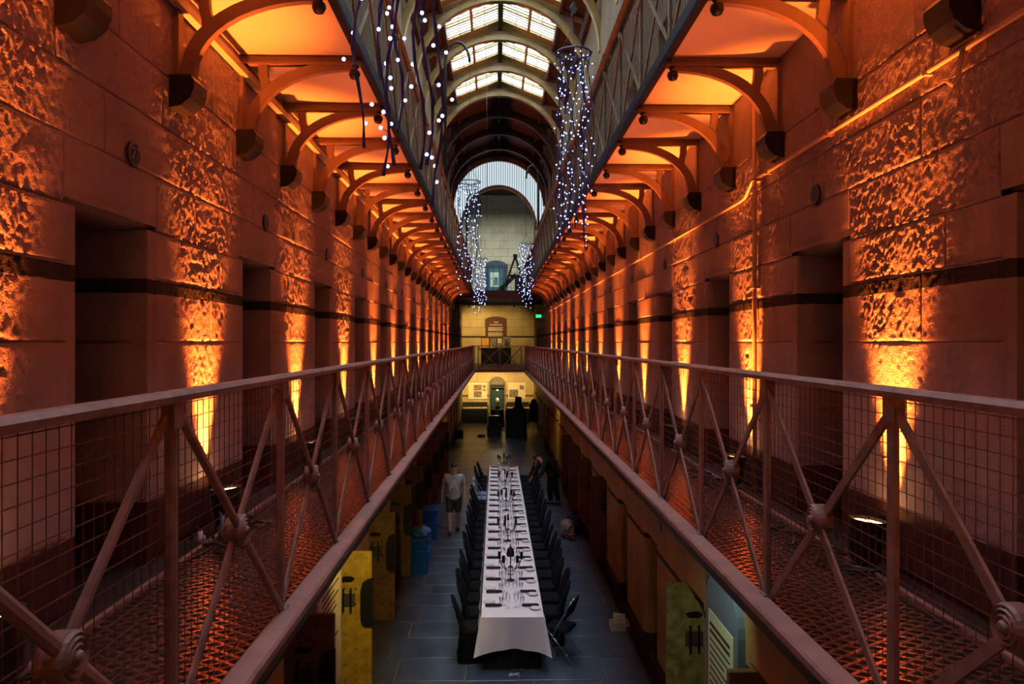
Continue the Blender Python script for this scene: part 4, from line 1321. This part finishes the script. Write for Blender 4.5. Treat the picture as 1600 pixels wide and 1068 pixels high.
for i in range(NS):
    y = YS0 + SP * i * (TY1 - YS0 - 0.2) / (SP * (NS - 1))
    for s in (-1, 1):
        edge = TX0 if s < 0 else TX1
        w_ = '%s from the near end on the table\'s %s side' % (ordw(i + 1), SIDE[s])
        xj = random.uniform(-0.01, 0.01)
        o = thing('napkin', 'folded black napkin, ' + w_, 'napkin', (edge - s * 0.175 + xj, y, TZ + 0.002), random.uniform(-0.03, 0.03), 'black napkins')
        link('folded_cloth', napm, o); link('top_fold', flm, o)
        o = thing('side_plate', 'white side plate, ' + w_, 'plate', (edge - s * 0.11 + xj, y + (-0.135 if s > 0 else 0.14), TZ + 0.002), 0, 'side plates')
        link('well', plm, o); link('rim', prm, o)
        o = link('knife', knm, None, (edge - s * 0.17, y - 0.07, TZ + 0.004), (0, 0, 0 if s < 0 else PI))
        tag(o, 'steel knife, ' + w_, 'knife', 'table knives')
        o = link('fork', fkm, None, (edge - s * 0.17, y + 0.065, TZ + 0.004), (0, 0, 0 if s < 0 else PI))
        tag(o, 'steel fork, ' + w_, 'fork', 'table forks')
        for k in range(3):
            gx, gy = TM + s * (0.06 + 0.052 * k + random.uniform(-0.01, 0.01)), y + (0.11 * (k - 1)) + random.uniform(-0.03, 0.03)
            for cy_ in (12.0, 14.4, 17.0, 19.5, 22.4):      # keep clear of the candelabrum feet
                if abs(gy - cy_) < 0.115 and abs(gx - TM) < 0.12:
                    gy = cy_ + (0.125 if gy >= cy_ else -0.125)
            o = link('wine_glass' if k < 2 else 'tumbler', gwm if k < 2 else gtm, None, (gx, gy, TZ + 0.002))
            if k < 2:
                tag(o, 'stemmed wine glass, %s of two at the %s setting on the %s' % (('inner', 'outer')[k], ordw(i + 1), SIDE[s]), 'glass', 'wine glasses along the table')
            else:
                tag(o, 'straight clear tumbler at the %s setting from the near end on the %s' % (ordw(i + 1), SIDE[s]), 'glass', 'tumblers along the table')

# candelabra
def scroll(a, sgn=1):
    pts = []
    for k in range(9):
        f = k / 8
        r_ = 0.02 + 0.17 * f
        z = 0.24 - 0.10 * math.sin(f * PI) + 0.10 * f
        pts.append((r_ * math.cos(a), r_ * math.sin(a), z))
    return pts


cands = [12.0, 14.4, 17.0, 19.5, 22.4]
for i, y in enumerate(cands):
    o = thing('candelabrum', '%s black wrought-iron candelabrum from the near end of the table' % ordw(i + 1), 'candelabrum', (TM, y, TZ + 0.002), 0.3 * i, 'black candelabra')
    m_ = MB(); m_.lathe([(0.075, 0), (0.07, 0.012), (0.02, 0.03), (0.009, 0.05), (0.009, 0.20), (0.018, 0.22), (0.009, 0.25), (0.009, 0.42)], 10); m_.build('stem', 'iron', o, True)
    m_ = MB()
    if i == 0:
        m_.lathe([(0.062, 0.40), (0.066, 0.44), (0.055, 0.50), (0.03, 0.54), (0.01, 0.555), (0.012, 0.58), (0.001, 0.60)], 12); m_.build('dome_finial', 'iron', o, True)
    else:
        m_.lathe([(0.026, 0.41), (0.03, 0.425), (0.02, 0.43), (0.02, 0.52), (0.015, 0.525)], 8); m_.build('centre_candle', 'ghost', o)
    for k in range(5):
        a = 2 * PI * k / 5 + 0.3
        m_ = MB(); m_.tube(scroll(a), 0.0075, 5); am = m_.build('arm', 'iron', o)
        ex_, ey_ = 0.19 * math.cos(a), 0.19 * math.sin(a)
        m_ = MB(); m_.lathe([(0.012, 0.33), (0.03, 0.345), (0.032, 0.35), (0.02, 0.352)], 8, (ex_, ey_, 0)); m_.build('cup', 'iron', o)
        m_ = MB(); m_.lathe([(0.025, 0.35), (0.025, 0.45), (0.018, 0.455)], 8, (ex_, ey_, 0)); m_.build('candle', 'ghost', o)
        m_ = MB(); m_.tube([((0.04 + 0.035 * math.cos(q)) * math.cos(a), (0.04 + 0.035 * math.cos(q)) * math.sin(a), 0.13 + 0.035 * math.sin(q)) for q in np.linspace(-2.5, 2.2, 9)], 0.004, 4); m_.build('curl', 'iron', o)

# ------------------------------------------------------------------ chairs
def covered_chair():
    """faces +x"""
    r = bpy.data.objects.new('covered_chair', None); COL.objects.link(r)
    m_ = MB()
    def ring(z, x0, x1, hw, rd=0.06):
        pts = []
        for cx_, cy_, a0 in ((x1 - rd, hw - rd, 0), (x0 + rd, hw - rd, PI / 2), (x0 + rd, -hw + rd, PI), (x1 - rd, -hw + rd, 1.5 * PI)):
            for k in range(4):
                a = a0 + k * PI / 6
                pts.append((cx_ + rd * math.cos(a), cy_ + rd * math.sin(a), z))
        return pts
    m_.rings([ring(0.0, -0.27, 0.22, 0.235), ring(0.12, -0.25, 0.205, 0.215), ring(0.30, -0.235, 0.20, 0.205), ring(0.42, -0.235, 0.215, 0.215), ring(0.465, -0.23, 0.215, 0.213), ring(0.48, -0.20, 0.19, 0.19)])
    m_.build('seat_cover', 'fabric', r, True)
    m_ = MB()
    rs = []
    for z, hw in ((0.40, 0.20), (0.55, 0.205), (0.68, 0.21), (0.78, 0.205), (0.85, 0.185), (0.895, 0.14), (0.915, 0.07)):
        lean = -0.17 - (z - 0.40) * 0.34
        th_ = 0.032 if z < 0.88 else 0.022
        pts = []
        for k in range(12):
            a = 2 * PI * k / 12
            yy = hw * np.sign(math.sin(a)) * abs(math.sin(a)) ** 0.7
            pts.append((lean + th_ * math.cos(a) - 0.35 * yy * yy * -1 * 0.6, yy, z))
        rs.append(pts)
    m_.rings(rs); m_.build('back_cover', 'fabric', r, True)
    for sy in (-1, 1):
        m_ = MB()
        m_.rings([[(-0.25, sy * 0.2, 0.02), (-0.22, sy * 0.225, 0.02), (-0.19, sy * 0.2, 0.02)], [(-0.21, sy * 0.19, 0.4), (-0.17, sy * 0.213, 0.42), (-0.13, sy * 0.19, 0.44)], [(-0.30, sy * 0.17, 0.70), (-0.27, sy * 0.19, 0.71), (-0.245, sy * 0.17, 0.70)]])
        m_.build('side_pleat', 'fabric', r, True)
    return r


def chrome_chair(pad):
    r = bpy.data.objects.new('folding_chair', None); COL.objects.link(r)
    for sy in (-1, 1):
        m_ = MB(); m_.tube([(0.20, sy * 0.21, 0.0), (0.02, sy * 0.205, 0.45), (-0.18, sy * 0.20, 0.80), (-0.215, sy * 0.17, 0.87), (-0.22, sy * 0.10, 0.885)], 0.011, 8); m_.build('front_leg', 'chrome', r, True)
        m_ = MB(); m_.tube([(-0.24, sy * 0.19, 0.0), (0.14, sy * 0.185, 0.43)], 0.011, 8); m_.build('rear_leg', 'chrome', r, True)
    m_ = MB(); m_.tube([(-0.22, -0.11, 0.885), (-0.222, 0, 0.89), (-0.22, 0.11, 0.885)], 0.011, 8); m_.build('top_bar', 'chrome', r, True)
    for x, z in ((0.13, 0.17), (-0.15, 0.1)):
        m_ = MB(); m_.tube([(x, -0.20, z), (x, 0.20, z)], 0.008, 6); m_.build('stretcher', 'chrome', r, True)
    MB().cbox(-0.18, 0.20, -0.19, 0.19, 0.43, 0.465, 0.02).build('seat', pad, r)
    m_ = MB(); m_.prism([(-0.135, 0.62), (-0.115, 0.62), (-0.195, 0.84), (-0.215, 0.84)], -0.185, 0.185, 'xz'); m_.build('backrest', pad, r)
    return r


proto = covered_chair(); used = False
cpro = chrome_chair('bluepad'); cused = False
for s in (-1, 1):
    for i in range(NS):
        y = YS0 + 0.02 + (TY1 - YS0 - 0.25) / (NS - 1) * i
        bare = (s < 0 and i in (15, 16)) or (s > 0 and i == 0)
        lab = '%s from the near end on the %s side' % (ordw(i + 1), SIDE[s])
        if bare:
            o = cpro if not cused else copy_tree(cpro); cused = True
            if s > 0:
                for ch in o.children:
                    if ch.name.startswith(('seat', 'backrest')):
                        ch.data = ch.data.copy(); ch.data.materials[0] = M['fabric']
            tag(o, ('bare chrome folding chair with black pads, ' if s > 0 else 'bare chrome folding chair with blue-grey pads, ') + lab, 'chair', 'bare folding chairs')
        else:
            o = proto if not used else copy_tree(proto); used = True
            tag(o, 'black covered banquet chair, ' + lab, 'chair', 'covered banquet chairs')
        off = (0.06 if s < 0 else 0.15) + random.uniform(-0.03, 0.04)
        if bare:
            off += 0.12
        x = (TX0 - off) if s < 0 else (TX1 + off)
        o.location = (x, y, 0.004)
        o.rotation_euler = (0, 0, (0 if s < 0 else PI) + random.uniform(-0.10, 0.10) + (-0.35 if (s > 0 and i == 0) else 0))

# ------------------------------------------------------------------ clutter on the ground floor
def tub(x, y, z, w, d, h, label, lid=True, mt='tub'):
    o = thing('storage_tub', label, 'tub', (x, y, z), group='blue tubs by the left wall')
    m_ = MB()
    def ring(zz, e):
        return [(-w / 2 - e + 0.03, -d / 2 - e, zz), (w / 2 + e - 0.03, -d / 2 - e, zz), (w / 2 + e, -d / 2 - e + 0.03, zz), (w / 2 + e, d / 2 + e - 0.03, zz), (w / 2 + e - 0.03, d / 2 + e, zz), (-w / 2 - e + 0.03, d / 2 + e, zz), (-w / 2 - e, d / 2 + e - 0.03, zz), (-w / 2 - e, -d / 2 - e + 0.03, zz)]
    m_.rings([ring(0, -0.03), ring(h * 0.88, 0), ring(h * 0.88, 0.015), ring(h * 0.95, 0.015)]); m_.build('body', mt, o)
    m_ = MB(); m_.rings([ring(h * 0.95, 0.02), ring(h * 0.99, 0.02), ring(h, -0.02)]); m_.build('lid', mt if lid else 'film', o)
    for sx in (-1, 1):
        MB().box(sx * w / 2 - 0.03, sx * w / 2 + 0.03, -0.07, 0.07, h * 0.7, h * 0.78).build('handle', mt, o)
    return o


def crumple(name, label, cat, c, rx, ry, rz, mt, seed, group=None):
    m_ = MB(); r_ = random.Random(seed)
    nn, mm = 16, 9
    rs = []
    for i in range(mm + 1):
        ph = PI * i / mm
        ring = []
        for k in range(nn):
            a = 2 * PI * k / nn
            j = 1 + r_.uniform(-0.16, 0.16)
            zz = -math.cos(ph)
            ring.append((rx * math.sin(ph) ** 0.7 * math.cos(a) * j, ry * math.sin(ph) ** 0.7 * math.sin(a) * j, rz * (max(zz, -0.85) * (1 + r_.uniform(-0.08, 0.08) * (zz > -0.8)) + 0.85)))
        rs.append(ring)
    m_.rings(rs)
    return tag(m_.build(name, mt, None, False, c), label, cat, group)


tub(-1.56, 15.0, 0.003, 0.42, 0.5, 0.46, 'lower blue tub of the near pile on the left')
tub(-1.55, 15.0, 0.464, 0.40, 0.46, 0.24, 'upper blue tub of the near pile on the left', False)
crumple('plastic_bundle', 'crumpled bright blue plastic lying on top of the near blue tubs', 'bundle', (-1.55, 15.0, 0.705), 0.22, 0.24, 0.11, 'film', 3)
tub(-1.60, 17.6, 0.003, 0.44, 0.6, 0.40, 'lower blue tub of the farther pile on the left')
tub(-1.60, 17.6, 0.404, 0.44, 0.6, 0.30, 'upper blue tub of the farther pile on the left')
crumple('bin_bag', 'black bulging bag on the floor by the right wall', 'bag', (1.92, 17.9, 0.0), 0.24, 0.28, 0.24, 'blackcloth', 5)
crumple('cloth_bundle', 'pale pinkish bundle of cloth beside the black bag at right', 'bundle', (1.70, 17.6, 0.0), 0.17, 0.2, 0.22, 'pinkcloth', 8)
crumple('cloth_bundle', 'small dark red bundle in front of the pale cloth', 'bundle', (1.78, 17.3, 0.0), 0.12, 0.12, 0.08, 'ironred', 9)
o = thing('paper_carton', 'small open white carton on the floor by the right wall', 'box', (2.0, 11.9, 0.003))
for x0, x1, y0, y1 in ((-0.15, 0.15, -0.11, -0.10), (-0.15, 0.15, 0.10, 0.11), (-0.15, -0.14, -0.11, 0.11), (0.14, 0.15, -0.11, 0.11)):
    MB().box(x0, x1, y0, y1, 0, 0.12).build('side', 'card', o)
MB().box(-0.14, 0.14, -0.10, 0.10, 0, 0.01).build('bottom', 'card', o)
for i in range(4):
    a = random.uniform(-0.5, 0.5)
    m_ = MB(); m_.prism([(-0.1, -0.005), (0.1, -0.005), (0.1, 0.0), (-0.1, 0.0)], 0.02, 0.17 + 0.02 * i, 'xy'); q = m_.build('leaflet', 'paper', o); q.location = (0.0, -0.06 + 0.035 * i, 0); q.rotation_euler = (0.2 * a, 0, a)
m_ = MB(); m_.prism([(-0.06, -0.05), (0.02, -0.02), (0.10, -0.04), (0.05, 0.0), (0.09, 0.05), (0.0, 0.02), (-0.05, 0.03)], 0.002, 0.012, 'xy')
tag(m_.build('paper_scrap', 'card', None, False, (0.24, 10.28, 0.003)), 'crumpled paper scrap on the floor before the table end', 'paper')

# clutter on the left deck
o = thing('power_box', 'black power supply with a green display on the left gallery deck', 'box', (-1.62, 2.42, DECK + 0.008))
MB().cbox(-0.11, 0.11, -0.12, 0.12, 0, 0.075, 0.01).build('body', 'can', o)
m_ = MB(); m_.box(0.02, 0.075, -0.08, 0.07, 0.076, 0.079); m_.build('display', 'green', o)
m_ = MB(); m_.tube([(-0.1, 0.1, 0.05), (-0.16, 0.2, 0.01), (-0.2, 0.32, 0.01)], 0.007, 5); m_.build('lead', 'cable', o)
for nm, mt, x, y, lb in (('power_plug', 'bluegrey', -1.70, 4.62, 'blue-grey upright plug on the left deck beside an uplight'), ('power_plug', 'red', -1.58, 4.66, 'red plug on the left deck beside the blue-grey one'), ('power_plug', 'card', -1.83, 4.6, 'small pale plug against the left wall by the uplight')):
    o = thing(nm, lb, 'plug', (x, y, DECK + 0.008), group='plugs by the left uplight')
    hgt = 0.16 if mt == 'bluegrey' else 0.07
    m_ = MB(); m_.lathe([(0.02, 0), (0.03, 0.01), (0.03, hgt * 0.55), (0.018, hgt * 0.7), (0.016, hgt)], 10); m_.build('body', mt, o, True)
    m_ = MB(); m_.tube([(0, 0, hgt), (-0.03, 0.02, hgt + 0.02), (-0.08, 0.05, 0.01), (-0.14, 0.12, 0.005)], 0.006, 5); m_.build('lead', 'cable', o)
for s, y, lb in ((1, 4.35, 'tangle of black cables on the right deck by the near uplight'), (1, 6.55, 'tangle of black cables on the right deck by the second uplight'), (-1, 4.75, 'tangle of black cables on the left deck by the plugs')):
    m_ = MB(); r_ = random.Random(y)
    pts = [(0.12 * math.sin(k * 0.9) + r_.uniform(-0.03, 0.03), 0.05 * k - 0.5 + 0.1 * math.cos(k * 1.7), 0.016 + 0.012 * (k % 3)) for k in range(22)]
    m_.tube(pts, 0.009, 5)
    tag(m_.build('cable_tangle', 'cable', None, True, (s * (XW[s] - 0.32), y, DECK)), lb, 'cable', 'deck cables')

# ------------------------------------------------------------------ fairy-light chandeliers
def bulb_mesh(r):
    b = MB(); b.ball((0, 0, 0), r, 6, 4); return b.mesh('bulb', 'led', True)


def chandelier(x, y, ztop, R, length, nst, per, br, label, seed, singles=False, ring=True):
    r_ = random.Random(seed)
    o = thing('fairy_light_chandelier', label, 'fairy lights', (x, y, ztop), group='fairy-light chandeliers')
    m_ = MB(); m_.tube([(R * math.cos(a), R * math.sin(a), 0) for a in np.linspace(0, 2 * PI, 25)], 0.012, 5); m_.build('hoop', 'cord', o)
    m_ = MB(); m_.tube([(R * math.cos(a) * 0.9, R * math.sin(a) * 0.9, -0.13) for a in np.linspace(0, 2 * PI, 25)], 0.008, 5); m_.build('lower_hoop', 'cord', o)
    for a in (0.4, 0.4 + 2.1, 0.4 + 4.2):
        m_ = MB(); m_.tube([(R * math.cos(a), R * math.sin(a), 0), (0, 0, 0.35)], 0.004, 4); m_.build('hanger', 'cord', o)
    if singles:
        m_ = MB(); m_.tube([(0, 0, 0.34), (0, 0, RID - 0.1 - ztop)], 0.006, 4); m_.build('wire', 'cable', o)
    bm_ = bulb_mesh(br)
    for k in range(nst):
        a = 2 * PI * k / nst + r_.uniform(-0.2, 0.2)
        L_ = length * r_.uniform(0.72, 1.0)
        rr = R * (1 if k % 3 else 0.55)
        npt = 16
        ph = r_.uniform(0, 6)
        pts = [(rr * math.cos(a) + 0.028 * math.sin(ph + 1.1 * i) , rr * math.sin(a) + 0.025 * math.cos(ph + 0.9 * i), -L_ * i / (npt - 1)) for i in range(npt)]
        c = MB(); c.tube(pts, 0.0055 if singles else 0.004, 5)
        c.tube([(p[0] + 0.011 * math.cos(i * 1.9), p[1] + 0.011 * math.sin(i * 1.9), p[2]) for i, p in enumerate(pts)], 0.004, 4)
        co_ = c.build('cord', 'cord', o)
        bb = MB(); c2 = MB()
        for q in range(per):
            f = (q + r_.uniform(0.1, 0.9)) / per * (npt - 1.01)
            i0 = int(f); p = Vector(pts[i0]).lerp(Vector(pts[i0 + 1]), f - i0)
            an = r_.uniform(0, 2 * PI); e_ = Vector((math.cos(an), math.sin(an), r_.uniform(-0.3, 0.3))) * r_.uniform(0.015, 0.06)
            if singles:
                link('bulb', bm_, co_, tuple(p + e_))
            else:
                bb.ball(tuple(p + e_), br * r_.uniform(0.75, 1.1), 5, 4)
            c2.tube([tuple(p), tuple(p + e_)], 0.0022, 3)
        c2.build('bulb_stem', 'cord', co_)
        if not singles:
            q = bb.build('bulbs', 'led', co_); q['kind'] = 'stuff'
    return o


chandelier(-0.47, 3.75, 8.05, 0.22, 2.85, 7, 16, 0.0105, 'nearest string of blue-white fairy lights hanging at top left', 11, True)
chandelier(1.00, 9.5, 8.38, 0.22, 2.55, 12, 19, 0.0105, 'dense fairy-light chandelier hanging at the right above the table', 12)
chandelier(-0.57, 16.0, 8.12, 0.23, 2.6, 9, 15, 0.0145, 'middle-left fairy-light chandelier on a curved arm', 13)
chandelier(0.98, 24.0, 7.85, 0.22, 2.3, 8, 16, 0.018, 'far-right fairy-light chandelier beside the upper bridge', 14)
chandelier(-0.57, 27.5, 7.75, 0.25, 2.1, 7, 15, 0.020, 'farthest fairy-light chandelier, in front of the blue doorway', 15)


def gooseneck(x0, x1, y, zb, zt, zh, s, label):
    o = thing('gooseneck_arm', label, 'lamp arm', (0, y, 0), group='gooseneck arms')
    pts = [(x0, 0, zb), (x0, 0, zt - 0.45)]
    cx_, rad = (x0 + x1) / 2, abs(x1 - x0) / 2
    pts += [(cx_ - (x1 - x0) / 2 * math.cos(t), 0, zt - 0.45 + 0.45 * math.sin(t)) for t in np.linspace(0.2, PI - 0.05, 12)]
    m_ = MB(); m_.tube(pts, 0.03, 8); m_.build('arm', 'black', o, True)
    m_ = MB(); m_.tube([(x1, 0, zt - 0.45), (x1, 0, zh + 0.345)], 0.005, 4); m_.build('wire', 'cable', o)


gooseneck(-1.10, -0.57, 16.0, UDECK, 11.15, 8.12, -1, 'black curved arm rising from the left upper railing')
gooseneck(1.38, 0.98, 24.0, UDECK, 10.4, 7.85, 1, 'black curved arm rising from the right upper railing')
gooseneck(-1.10, -0.57, 27.5, UDECK, 10.2, 7.75, -1, 'farther black curved arm on the left upper railing')
o = thing('pulley_block', 'small pulley with wire above the dense right fairy lights', 'pulley', (1.0, 9.5, 8.95))
m_ = MB(); m_.lathe([(0.05, -0.02), (0.055, -0.01), (0.045, 0), (0.055, 0.01), (0.05, 0.02)], 12, (0, 0, 0), 'y'); m_.build('sheave', 'iron', o)
MB().box(-0.02, 0.02, -0.035, 0.035, -0.07, 0.08).build('housing', 'iron', o)
m_ = MB(); m_.tube([(0, 0, 0.08), (0, 0, 4.0)], 0.005, 4); m_.build('wire', 'cable', o)
m_ = MB(); m_.tube([(0, 0, -0.07), (0, 0, -0.25)], 0.005, 4); m_.build('drop_wire', 'cable', o)
tag(MB().tube([(-0.30, 24.0, RID - 0.2), (-0.30, 24.0, 8.6)], 0.006, 4).build('hanging_wire', 'cable'), 'thin wire hanging from the roof near the hall centre', 'wire')


# ------------------------------------------------------------------ people
def skin_mesh(name, verts, edges, mt, parent, sub=2):
    me = bpy.data.meshes.new(name)
    me.from_pydata([v[:3] for v in verts], edges, [])
    me.materials.append(M[mt])
    o = link(name, me, parent)
    md = o.modifiers.new('skin', 'SKIN')
    md.use_smooth_shade = True
    sv = me.skin_vertices[0].data
    for i, v in enumerate(verts):
        r = v[3]
        sv[i].radius = r if isinstance(r, tuple) else (r, r)
        sv[i].use_root = (i == 0)
    ss = o.modifiers.new('sub', 'SUBSURF'); ss.levels = 1; ss.render_levels = sub
    return o


def person(label, loc, rz, hips, chest, neck, head, sh, el, wr, kn, an, face, cols, group=None, emblem=False, hairc='hair'):
    """sh, el, wr, kn, an: [left, right] points; body faces -y"""
    P = thing('person', label, 'person', loc, rz)
    V = []; E = []
    def v(p, r): V.append((*p, r)); return len(V) - 1
    H = v(hips, 0.125); hv = Vector(hips); cv = Vector(chest); nv = Vector(neck); hd = Vector(head)
    a = v(tuple(hv.lerp(cv, 0.5)), 0.12); c = v(tuple(cv), 0.125); n = v(tuple(nv), 0.055)
    up = (hd - nv).normalized()
    h1 = v(tuple(nv + up * 0.09), 0.066); h2 = v(tuple(nv + up * 0.155), (0.078, 0.09)); h3 = v(tuple(nv + up * 0.225), (0.066, 0.075))
    E += [(H, a), (a, c), (c, n), (n, h1), (h1, h2), (h2, h3)]
    for i in (0, 1):
        s_ = v(sh[i], 0.062); e = v(el[i], 0.042); w = v(wr[i], 0.028)
        E += [(c, s_), (s_, e), (e, w)]
        d = (Vector(wr[i]) - Vector(el[i])).normalized()
        pm_ = Vector(wr[i]) + d * 0.065
        pl_ = v(tuple(pm_), (0.034, 0.018)); E.append((w, pl_))
        side = Vector((1, 0, 0)) if abs(d.x) < 0.8 else Vector((0, 1, 0))
        fwd = d.cross(side).normalized()
        for j, (off, ln) in enumerate(((-0.026, 0.066), (-0.009, 0.078), (0.009, 0.073), (0.026, 0.056))):
            f0 = v(tuple(pm_ + fwd * off + d * 0.035), 0.0095); f1 = v(tuple(pm_ + fwd * off + d * (0.035 + ln * 0.5) + side * 0.006), 0.0085); f2 = v(tuple(pm_ + fwd * off + d * (0.03 + ln) + side * 0.02), 0.007)
            E += [(pl_, f0), (f0, f1), (f1, f2)]
        t0 = v(tuple(Vector(wr[i]) + d * 0.04 + fwd * -0.04), 0.011); t1 = v(tuple(Vector(wr[i]) + d * 0.08 + fwd * -0.055), 0.009)
        E += [(w, t0), (t0, t1)]
        hp = v(tuple(hv + Vector(((-0.095 if i == 0 else 0.095), 0, -0.06))), 0.095); k = v(kn[i], 0.064); an_ = v(an[i], 0.048)
        E += [(H, hp), (hp, k), (k, an_)]
        E.append((an_, v((an[i][0], an[i][1] - 0.02, max(0.045, an[i][2] - 0.05)), 0.038)))
        E.append((len(V) - 1, v((an[i][0], an[i][1] - 0.15, max(0.03, an[i][2] - 0.06)), (0.038, 0.026))))
    skin_mesh('body', V, E, cols['skin'], P)
    # shirt
    V = []; E = []
    dn = (hv - cv).normalized(); c0 = v(tuple(hv + dn * 0.17), (0.172, 0.152)); cm_ = v(tuple(hv + dn * 0.04), (0.170, 0.150)); a = v(tuple(hv.lerp(cv, 0.5)), (0.168, 0.148)); c = v(tuple(cv), (0.165, 0.145)); n = v(tuple(cv.lerp(nv, 0.75)), 0.075)
    E += [(c0, cm_), (cm_, a), (a, c), (c, n)]
    for i in (0, 1):
        s_ = v(tuple(Vector(sh[i])), 0.088); e = v(tuple(Vector(sh[i]).lerp(Vector(el[i]), cols.get('sleeve', 0.62))), 0.072)
        E += [(c, s_), (s_, e)]
        if cols.get('sleeve', 0) >= 1:
            w = v(tuple(Vector(wr[i])), 0.045); E.append((e, w))
    skin_mesh('shirt', V, E, cols['top'], P)
    # legs clothing
    V = []; E = []
    H = v(tuple(hv + Vector((0, 0, 0.03))), (0.16, 0.14))
    for i in (0, 1):
        hp = v(tuple(hv + Vector(((-0.095 if i == 0 else 0.095), 0, -0.08))), 0.118); k = v(tuple(Vector(kn[i]) + Vector((0, 0, -0.03))), 0.098)
        E += [(H, hp), (hp, k)]
        if cols.get('long'):
            q = v(an[i], 0.065); E.append((k, q))
    skin_mesh('trousers' if cols.get('long') else 'shorts', V, E, cols['legs'], P)
    for i in (0, 1):
        x, y, z = an[i]
        z = max(z - 0.05, 0.035)
        m_ = MB(); m_.rings([[(x + 0.05 * math.cos(a) * w_, y - 0.05 + 0.14 * math.sin(a) * w_, z + dz) for a in np.linspace(0, 2 * PI, 12, endpoint=False)] for dz, w_ in ((-0.033, 0.95), (-0.01, 1.0), (0.02, 0.9), (0.045, 0.55))])
        m_.build('shoe', 'black', P, True)
    # hair cap and facial features
    hc = nv + up * 0.175
    fw = Vector(face).normalized()
    m_ = MB(); m_.ball((0, 0, 0), 0.098, 12, 8); hr = m_.build('hair', hairc, P, True, tuple(hc - fw * 0.022 + up * 0.022)); hr.scale = (0.88, 1.0, 0.98)
    sd = up.cross(fw).normalized()
    m_ = MB(); m_.tube([hc + fw * 0.088 + up * 0.005, hc + fw * 0.112 - up * 0.03, hc + fw * 0.09 - up * 0.04], [0.008, 0.014, 0.008], 6); m_.build('nose', cols['skin'], P, True)
    for q in (-1, 1):
        m_ = MB(); m_.ball(tuple(hc + fw * 0.086 + sd * 0.03 * q - up * 0.005), 0.010, 6, 4); m_.build('eye', 'black', P)
        m_ = MB(); m_.ball(tuple(hc + sd * 0.08 * q - up * 0.02 - fw * 0.005), 0.022, 6, 5, 1.4); m_.build('ear', cols['skin'], P)
    m_ = MB(); m_.tube([hc + fw * 0.085 - up * 0.066 - sd * 0.025, hc + fw * 0.094 - up * 0.068, hc + fw * 0.085 - up * 0.066 + sd * 0.025], 0.006, 5); m_.build('mouth', 'photo1', P)
    return P


man = person('man in a grey T-shirt with a white triangle print walking beside the table', (-1.03, 18.0, 0.0), 0.05,
             (0, 0, 0.92), (0, 0, 1.27), (0, -0.01, 1.43), (0, -0.03, 1.62),
             [(-0.19, 0, 1.36), (0.19, 0, 1.36)], [(-0.27, 0.02, 1.09), (0.26, 0.03, 1.08)], [(-0.28, -0.10, 0.85), (0.27, -0.06, 0.83)],
             [(-0.10, -0.10, 0.50), (0.10, -0.02, 0.50)], [(-0.10, -0.20, 0.10), (0.09, 0.10, 0.12)], (0, -1, -0.05),
             dict(skin='skin', top='shirt', legs='shorts', sleeve=0.6))
m_ = MB()
for x0, z0, x1, z1 in ((-0.10, 1.07, 0.0, 1.31), (0.10, 1.07, 0.0, 1.31), (-0.07, 1.13, 0.05, 1.17)):
    m_.tube([(x0, -0.182, z0), ((x0 + x1) / 2, -0.186, (z0 + z1) / 2), (x1, -0.178, z1)], 0.012, 5)
m_.build('triangle_print', 'white', man)
person('person in black clothes bending forward beside the far right chairs', (1.62, 21.0, 0.0), math.radians(-75),
       (0, 0, 0.90), (0, -0.24, 1.20), (0, -0.36, 1.30), (0, -0.52, 1.38),
       [(-0.19, -0.28, 1.26), (0.19, -0.28, 1.26)], [(-0.23, -0.40, 1.00), (0.23, -0.38, 1.0)], [(-0.20, -0.55, 0.80), (0.20, -0.55, 0.80)],
       [(-0.11, -0.05, 0.49), (0.10, 0.05, 0.49)], [(-0.11, -0.02, 0.08), (0.10, 0.14, 0.10)], (0, -0.7, -0.6),
       dict(skin='skin', top='blackcloth', legs='blackcloth', sleeve=1.0, long=True))
print('objects', len(bpy.data.objects))
